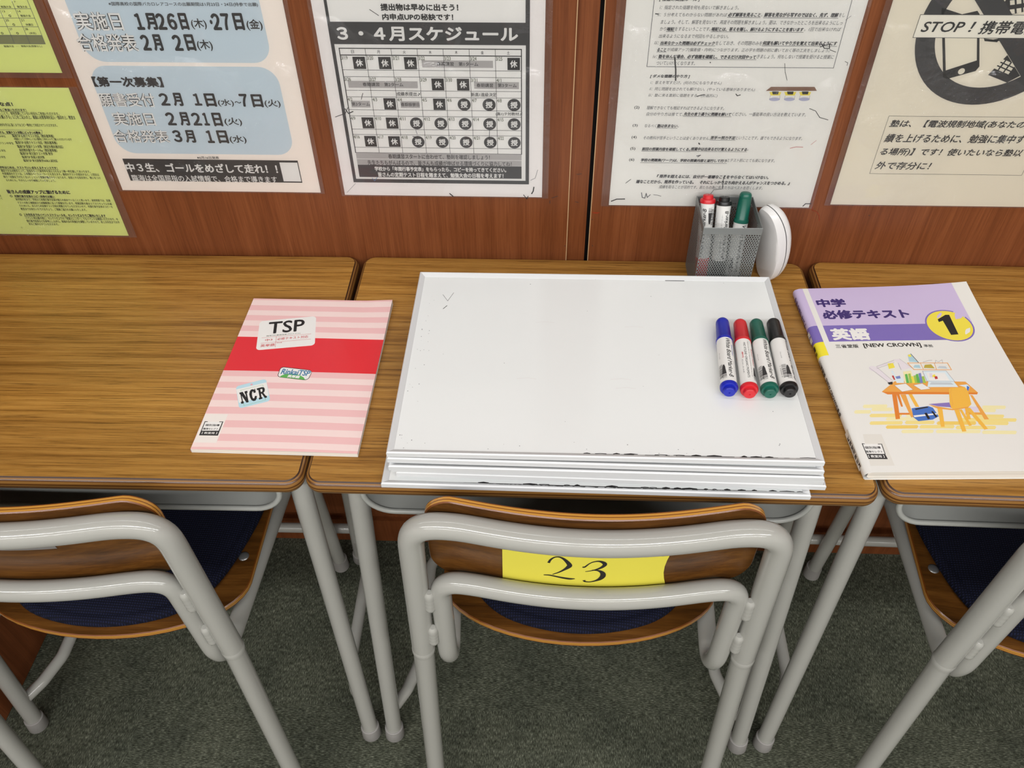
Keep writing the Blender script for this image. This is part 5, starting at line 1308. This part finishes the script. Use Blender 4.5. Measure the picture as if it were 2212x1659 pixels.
# ------------------------------------------------------------------ mesh cup and what stands in it
M_MESH = mat('grey_perforated_steel', (120, 123, 122), 0.38, 0.5, metal=0.15)
CX0, CX1, CY0, CY1, CZ0, CZ1 = .1418, .2122, -.0748, -.0052, .7003, .8075
cup = empty('mesh_cup', ((CX0 + CX1) / 2, (CY0 + CY1) / 2, .7))
def perforated(bm, P, wid, hei, pitch=.00305, rh=.0027, rad=.00100):
    ny = int(hei / rh); rh = hei / ny; nx = int(wid / pitch); pitch = wid / nx
    for j in range(ny):
        sh = (j % 2) * .5
        cells = [(i - sh, i + 1 - sh) for i in range(nx + (1 if sh else 0))]
        for a, b in cells:
            full = a >= 0 and b <= nx
            x0, x1 = max(a, 0) * pitch, min(b, nx) * pitch; y0, y1 = j * rh, (j + 1) * rh
            if not full:
                bm.faces.new([bm.verts.new(P(u, v)) for u, v in ((x0, y0), (x1, y0), (x1, y1), (x0, y1))]); continue
            cx, cy = (x0 + x1) / 2, (y0 + y1) / 2
            out = [(x1, cy), (x1, y1), (cx, y1), (x0, y1), (x0, cy), (x0, y0), (cx, y0), (x1, y0)]
            ov = [bm.verts.new(P(u, v)) for u, v in out]; iv = [bm.verts.new(P(cx + rad * math.cos(math.pi * k / 4), cy + rad * math.sin(math.pi * k / 4))) for k in range(8)]
            for k in range(8): bm.faces.new((ov[k], ov[(k + 1) % 8], iv[(k + 1) % 8], iv[k]))
ox, oy = cup.location.x, cup.location.y
W_, D_ = CX1 - CX0, CY1 - CY0; zt = CZ1 - .0095; zb = CZ0 + .003 - .7
bm = bmesh.new(); hh = zt - CZ0 - .003
perforated(bm, lambda u, v: (-W_ / 2 + u, -D_ / 2, zb + v), W_, hh); perforated(bm, lambda u, v: (W_ / 2 - u, D_ / 2, zb + v), W_, hh)
perforated(bm, lambda u, v: (-W_ / 2, D_ / 2 - u, zb + v), D_, hh); perforated(bm, lambda u, v: (W_ / 2, -D_ / 2 + u, zb + v), D_, hh)
bmesh.ops.remove_doubles(bm, verts=bm.verts, dist=2e-5)
box(bm, -W_ / 2, W_ / 2, -D_ / 2, D_ / 2, .0003, .0031)
obj('perforated_wall', bm, M_MESH, cup)
bm = bmesh.new(); t = .0009
z0, z1 = zt - .7, CZ1 - .7
rg = lambda d, z: [(-W_ / 2 - d, -D_ / 2 - d, z), (W_ / 2 + d, -D_ / 2 - d, z), (W_ / 2 + d, D_ / 2 + d, z), (-W_ / 2 - d, D_ / 2 + d, z)]
loft(bm, [rg(.0004, z0), rg(.0005, z1 - .0006), rg(.0, z1), rg(-.0006, z1 - .0004), rg(-.0005, z0)], None)
obj('rim', bm, M_MESH, cup)
tag(cup, 'grey perforated metal pen cup holding three markers at the back of the middle desk', 'pen cup')
for nm, a, b, roll, lb in (('red', (.1545, -.056, .7045), (.1535, -.0185, .806), -2.63, 'red-ended whiteboard marker standing in the grey mesh cup'),
                           ('black', (.1745, -.0625, .7055), (.1730, -.0235, .807), 1.28, 'black-ended whiteboard marker leaning in the middle of the grey mesh cup'),
                           ):
    o = copy_tree(MP[nm]); aim(o, a, b, (0, -.7, .4), roll); tag(o, lb, 'marker', 'markers standing in the mesh cup')
o = copy_tree(MP['green']); aim(o, (.1985, -.0195, .8235), (.1925, -.058, .7065), (0, -.7, .4)); tag(o, 'green-capped whiteboard marker standing cap up in the grey mesh cup', 'marker', 'markers standing in the mesh cup')

# ------------------------------------------------------------------ white domed plastic case leaning on the cup
M_WP = mat('white_plastic', (228, 227, 226), 0.28, 0.5)
case = empty('plastic_case', (.2470, -.0300, .7))
case.rotation_euler = (0, math.radians(-11.5), math.radians(28))
def dring(lz, ly, n_, k=2.6, N_=48):   # superellipse outline in the (y, z) plane at distance n_ from the cup side
    out = []
    for i in range(N_):
        a = 2 * math.pi * i / N_; c, s = math.cos(a), math.sin(a)
        out.append((n_, ly * math.copysign(abs(c) ** (2 / k), c), .0585 + lz * math.copysign(abs(s) ** (2 / k), s)))
    return out
bm = bmesh.new()
def arch(p, z): return p[0] + .0095 * (1 - ((p[2] - .0585) / .0585) ** 2) * z
rows = [(.0525, .0185, -.0085, .5), (.0565, .0210, -.0080, .6), (.0580, .0222, -.0055, .8), (.0585, .0225, .000, 1.0)]
loft(bm, [[(arch(p, k), p[1], p[2]) for p in dring(a, b, c)] for a, b, c, k in rows], None, cap0=0)
obj('base_shell', bm, M_WP, case, smooth=45)
bm = bmesh.new()
rows = [(.0583, .0223, .0004, 1.0), (.0575, .0215, .0012, 1.0)]
loft(bm, [[(arch(p, k), p[1], p[2]) for p in dring(a, b, c)] for a, b, c, k in rows], None)
obj('seam', bm, mat('seam_grey', (168, 168, 170), .5), case)
bm = bmesh.new()
rows = [(.0583, .0223, .0013, 1.0), (.0583, .0223, .0045, 1.0), (.0565, .0212, .0080, 1.0), (.0520, .0185, .0110, 1.0), (.044, .0140, .0128, 1.0), (.028, .008, .0138, 1.0)]
loft(bm, [[(arch(p, k), p[1], p[2]) for p in dring(a, b, c)] for a, b, c, k in rows], None, cap1=0)
obj('domed_shell', bm, M_WP, case, smooth=60)
for z, y in ((.080, -.002),):
    bm = bmesh.new(); lathe(bm, [(.0062, 0), (.0062, .005), (.0056, .0056), (.0036, .0056), (.0034, .002), (0, .002)], 24)
    bmesh.ops.transform(bm, verts=bm.verts, matrix=Matrix.Translation((.0010, y - .008, z)) @ Matrix.Rotation(math.radians(-90), 4, 'Y'))
    obj('hub', bm, M_WP, case, smooth=40)
for z in ():
    bm = bmesh.new(); box(bm, -.0088 + .0095 * .55 * (1 - ((z - .0585) / .0585) ** 2), -.002, -.0165, -.0115, z - .002, z + .002); obj('slot', bm, mat('slot_shadow_grey', (120, 120, 122), .6), case)
tag(case, 'white domed plastic case standing on its end against the grey mesh cup', 'plastic case')

# ------------------------------------------------------------------ books
def book_prints(pr, data, lift=None):
    for it in data:
        k = it[0]
        if k == 'T':
            _, t, x0, y0, x1, y1, h, st = it; ik, bo, sh, un, ly = TS[st]
            d = Vector((x1 - x0, y1 - y0)); up = Vector((d.y, -d.x)).normalized() * h
            pr.text(t, (x0, y0), d, up, INK[ik], ly, bo, sh)
        elif k == 'P': pr.poly([(max(u, .0004), v) for u, v in it[1]], INK[it[2]], it[3])
        elif k == 'L': pr.line(it[1], it[2], INK[it[3]], it[4])
        elif k == 'C': pr.circle(it[1], it[2], it[3], INK[it[4]], it[5])
        elif k == 'RP':
            _, q, rad, c, ly = it
            pts = [tuple(v) for v in fillet([Vector((*q[-1], 0)) * .5 + Vector((*q[0], 0)) * .5] + [Vector((*p, 0)) for p in q] + [Vector((*q[-1], 0)) * .5 + Vector((*q[0], 0)) * .5], [rad] * 4, 5)][:-1]
            pr.poly([(p[0], p[1]) for p in pts], INK[c], ly)
def page_mat():
    m = mat('book_pages', (222, 216, 206), 0.8, 0.2)
    v = coords(m, (1, 1, 900)); n1 = noise(m, v, 1.5, 2)
    setcol(m, ramp(m, n1, [(.35, (196, 190, 180)), (.6, (232, 228, 220))]))
    return m
M_PAGE = page_mat()
# pink striped booklet: local u right, v towards the reader, origin at its far left corner
bk = empty('striped_booklet', (-.33755, -.22905, .7002), -.0060)
BW_, BH_ = .182, .257
def zt_(u, v): return .0052 + .0012 * math.sin(min(1, max(0, u / BW_)) * math.pi) * (v / BH_) + .0024 * (1 - min(1, v / .08)) * max(0, (u / BW_ - .8)) * 5
def pl1(u, v, l): return (u - BW_ / 2, BH_ / 2 - v, zt_(u, v) + .00003 * l)
m_pl = mat('cover_light_pink', (246, 220, 216), 0.3, 0.5); m_pd = mat('cover_pink', (240, 192, 192), 0.3, 0.5); m_rd = mat('cover_red', (226, 42, 52), 0.28, 0.5); m_bc = mat('cover_back_white', (225, 222, 218), .5)
bm = bmesh.new()
vs_ = [0, .003, .0135, .0235, .0333, .0435, .0535, .0637, .0745, .1345, .1440, .1535, .1632, .1730, .1832, .1935, .2040, .2140, .2245, .2343, .2445, .2535, .257]
us_ = [BW_ * k / 16 for k in range(17)]
for j in range(len(vs_) - 1):
    m_ = 2 if j == 8 else (1 if (j % 2 == 0 and j < 8) or (j > 8 and j % 2 == 1) else 0)
    sub = 4 if j == 8 else 1
    for s_ in range(sub):
        va = vs_[j] + (vs_[j + 1] - vs_[j]) * s_ / sub; vb = vs_[j] + (vs_[j + 1] - vs_[j]) * (s_ + 1) / sub
        for a, b in zip(us_, us_[1:]):
            f = bm.faces.new([bm.verts.new(pl1(u, v, 0)) for u, v in ((a, vb), (b, vb), (b, va), (a, va))]); f.material_index = m_
bmesh.ops.remove_doubles(bm, verts=bm.verts, dist=1e-6)
pr = Print(bm, pl1, [m_pl, m_pd, m_rd, m_bc], .010)
n0 = len(vs_)
# spine fold and thin cover edge
for j in range(len(vs_) - 1):
    m_ = 2 if j == 8 else (1 if (j % 2 == 0 and j < 8) or (j > 8 and j % 2 == 1) else 0)
    a, b = vs_[j], vs_[j + 1]
    q = [(-BW_ / 2, BH_ / 2 - a, zt_(0, a)), (-BW_ / 2 - .0007, BH_ / 2 - a, .0035), (-BW_ / 2 - .0004, BH_ / 2 - a, .0004)]; q2 = [(x, BH_ / 2 - b, z) for x, _, z in q]
    for k in (0, 1):
        f = bm.faces.new([bm.verts.new(p_) for p_ in (q[k], q[k + 1], q2[k + 1], q2[k])]); f.material_index = m_
box(bm, -BW_ / 2, BW_ / 2, -BH_ / 2, BH_ / 2, .0, .0003, 3)
book_prints(pr, TSP)
obj('cover', bm, pr.mats, bk)
bm = bmesh.new()
top = [(u, v) for u in us_ for v in (0, BH_)]
for a, b in zip(us_, us_[1:]):
    for v, fl in ((0, 0), (BH_, 1)):
        y = BH_ / 2 - v + (.0004 if fl else -.0004)
        bm.faces.new([bm.verts.new((u - BW_ / 2, y, z)) for u, z in ((a, .0003), (b, .0003), (b, zt_(b, v) - .0001), (a, zt_(a, v) - .0001))])
for k in range(16):
    v0, v1 = BH_ * k / 16, BH_ * (k + 1) / 16; x = BW_ / 2 - .0004
    bm.faces.new([bm.verts.new((x, BH_ / 2 - v, z)) for v, z in ((v0, .0003), (v1, .0003), (v1, zt_(BW_, v1) - .0001), (v0, zt_(BW_, v0) - .0001))])
obj('page_block', bm, M_PAGE, bk)
tag(bk, 'thin pink striped booklet with a broad red band and stickers on its cover', 'booklet')
# purple and white textbook
tb = empty('textbook', (.27432, -.06998, .7002), .03869)
TW, TH, TT = .2165, .303, .0118
def lift(u, v):
    s_ = max(0, u / TW); return .010 * s_ ** 3 * max(0, 1 - v / .2) ** 2 + .0012 * math.sin(min(1, s_) * math.pi)
def dome(u): return TT - .0022 * max(0, 1 - u / .007) ** 2
def pl2(u, v, l): return (u, -v, dome(max(u, 0)) + lift(u, v) + .00003 * l)
m_w = mat('cover_white', (233, 231, 226), 0.3, 0.5); m_l = mat('cover_lilac', (205, 188, 224), 0.3, 0.5); m_v = mat('cover_violet', (124, 106, 184), 0.3, 0.5); m_y = mat('cover_yellow', (246, 230, 50), 0.3, 0.5); m_f = mat('cover_dull_edge', (214, 211, 206), .4)
bm = bmesh.new()
us2 = [0, .0025, .005, .007, .0090, .0158, .03, .05, .075, .1, .125, .15, .175, .198, .207, TW]
vs2 = [0, .01, .025, .045, .0728, .0734, .1022, .126, .15, .18, .21, .245, .28, TH]
def area(u, v):
    if u < .0090: return 1 if v < .0728 else 2 if v < .1022 else 3 if v < .126 else 0
    if u < .0158: return 0
    if v < .0728 and u < .198: return 1
    if v < .1022 and v > .0728 and u < .165: return 2
    return 0
for a, b in zip(us2, us2[1:]):
    for c, d in zip(vs2, vs2[1:]):
        f = bm.faces.new([bm.verts.new(pl2(u, v, 0)) for u, v in ((a, d), (b, d), (b, c), (a, c))]); f.material_index = area((a + b) / 2, (c + d) / 2)
# spine face
sp = [(0, TT - .0022), (-.0012, TT - .0040), (-.0017, TT * .5), (-.0010, .0020), (.0012, .0002)]
for c, d in zip(vs2, vs2[1:]):
    for (x0, z0), (x1, z1) in zip(sp, sp[1:]):
        f = bm.faces.new([bm.verts.new(p_) for p_ in ((x0, -c, z0), (x1, -c, z1), (x1, -d, z1), (x0, -d, z0))]); f.material_index = area(.001, (c + d) / 2)
bmesh.ops.remove_doubles(bm, verts=bm.verts, dist=1e-6)
box(bm, .001, TW, -TH, 0, 0, .0003)
pr = Print(bm, pl2, [m_w, m_l, m_v, m_y, m_f], .008)
book_prints(pr, ENG)
def pls(u, v, l): return (-.0020 - .00005 * l, -u, v)      # on the spine: u down the book, v up from the desk
ps = Print(bm, pls, pr.mats); ps.idx = pr.idx
def spine_text(s_, u0, u1, z0, z1, m_, bold=.03):
    n_ = len(s_); du = (u1 - u0) / n_
    for i, ch in enumerate(s_):
        # letters upright along the book: their right-hand side faces up, their top the far end
        ps.text(ch, (u0 + (i + .93) * du, z0), Vector((0, z1 - z0)), Vector((-du * .86, 0)), m_, 2, bold)
spine_text('中学必修テキスト', .012, .068, .0022, .0088, INK['p']); spine_text('英語', .0785, .0985, .0018, .0092, INK['w'], .05)
spine_text('1', .105, .114, .0040, .0080, INK['k'], .08); spine_text('年', .115, .122, .0030, .0086, INK['k'])
spine_text('三省堂版', .131, .156, .0024, .0088, INK['k']); spine_text('準拠', .207, .219, .0024, .0088, INK['k'])
ps.text('[NEW CROWN]', (.160, .0026), (.046, 0), (0, .0058), INK['k'], 2, .03)
ps.poly([(.241, .0012), (.293, .0012), (.293, .0100), (.241, .0100)], INK['lg2'], 0)
spine_text('教室用教材', .2545, .286, .0026, .0086, INK['k3']); ps.text('【', (.2535, .0024), (0, .006), (-.005, 0), INK['k3'], 2); ps.text('】', (.2915, .0024), (0, .006), (-.005, 0), INK['k3'], 2)
obj('cover', bm, pr.mats, tb, smooth=30)
bm = bmesh.new()
usx = [.0022, .004, .007, .012] + [TW * k / 14 for k in range(1, 15)]
def low(u): return .0003 + .0035 * max(0, 1 - (u - .0022) / .006) ** 2
for a, b in zip(usx, usx[1:]):
    for v, e_ in ((0, -.001), (TH, .0012)):
        bm.faces.new([bm.verts.new((u, -v + e_, z)) for u, z in ((a, low(a)), (b, low(b)), (b, dome(b) + lift(b, v) - .0002), (a, dome(a) + lift(a, v) - .0002))])
for c, d in zip(vs2, vs2[1:]):
    bm.faces.new([bm.verts.new((TW - .0008, -v, z)) for v, z in ((c, .0003), (d, .0003), (d, dome(TW) + lift(TW, d) - .0002), (c, dome(TW) + lift(TW, c) - .0002))])
obj('page_block', bm, M_PAGE, tb)
tag(tb, 'white and purple English textbook with a yellow number 1 circle on its cover', 'textbook')

# ------------------------------------------------------------------ notices on the wall
def poster(name, x0, x1, z0, z1, rgb, data, label, film=(.008, .008, .006), rough=.45):
    cx, cz = (x0 + x1) / 2, (z0 + z1) / 2
    root = empty(name, (cx, YW, cz))
    bm = bmesh.new(); mp = mat(name + '_paper_%d%d%d' % rgb, rgb, rough, .4)
    box(bm, x0 - cx, x1 - cx, -.0010, -.0004, z0 - cz, z1 - cz)
    pr = Print(bm, lambda u, v, l: (u - cx, -.0010 - .00006 * (l + 1), v - cz), [mp])
    for it in data:
        k = it[0]
        if k == 't':
            _, t, a, b, c, d, st = it
            if st == 'o':
                pr.text(t, (a, c), (b - a, 0), (0, d - c), INK['k'], 2, .045); pr.text(t, (a, c), (b - a, 0), (0, d - c), INK['w'], 3, .012); continue
            ik, bo, sh, un, ly = TS[st]
            pr.text(t, (a, c), (b - a, 0), (0, d - c), INK[ik], ly, bo, sh)
            if un: pr.line([(a - .0003, c - (d - c) * .16), (b + .0003, c - (d - c) * .16)], .0004, INK[ik], ly)
        elif k == 'r':
            _, a, b, c, d, ik, rad, ly = it
            d = min(d, z1 - .004)
            pr.poly(roundrect(a, b, c, d, rad, 8) if rad else [(a, c), (b, c), (b, d), (a, d)], INK[ik], ly)
        elif k == 'c': pr.circle(it[1], it[2], it[3], INK[it[4]], it[5])
        elif k == 'e': pr.circle(it[1], it[2], it[3], INK[it[5]], it[6], r2=it[4])
        elif k == 'ring': pr.ring(it[1], it[2], it[4], it[3], INK[it[5]], it[6])
        elif k == 'p': pr.poly(it[1], INK[it[2]], it[3])
        elif k == 'l': pr.line(it[1], it[2], INK[it[3]], it[4])
    obj('printed_sheet', bm, pr.mats, root)
    fl, fr, fb = film
    bm = bmesh.new()
    vs4 = [bm.verts.new((x - cx, -.0022, z - cz)) for x, z in ((x0 - fl, z0 - fb), (x1 + fr, z0 - fb), (x1 + fr, z1 + fb), (x0 - fl, z1 + fb))]
    bm.faces.new(vs4)
    obj('laminate_film', bm, M_FILM, root)
    return tag(root, label, 'notice', 'laminated notices on the wood wall')
G4 = 'wall_notice'
poster(G4, -.6080, -.3445, .7992, 1.165, (248, 238, 229), EXAM, 'laminated white notice with two pale blue panels of exam dates and a black bottom banner', (.004, .0055, .001))
poster(G4, -.8350, -.6250, .9575, 1.2545, (226, 234, 142), GREENA, 'light green notice with a small month grid, higher of the two green sheets', (.004, .0115, .006))
poster(G4, -.8350, -.6250, .7267, .9390, (226, 234, 142), GREENB, 'light green notice full of small text, lower of the two green sheets', (.004, .0115, .002))
poster(G4, -.3132, -.0555, .7963, 1.160, (241, 236, 234), SCHED, 'laminated black and white notice with a March and April schedule grid', (.004, .008, .001))
poster(G4, .0318, .2895, .7860, 1.150, (238, 236, 231), RULES, 'laminated white notice of many slanted text lines, behind the mesh cup', (.0105, .004, .001))
poster(G4, .3156, .5730, .7912, 1.155, (235, 227, 209), STOP, 'laminated cream notice with a black no-phones ring, reading STOP', (.008, .005, .001))
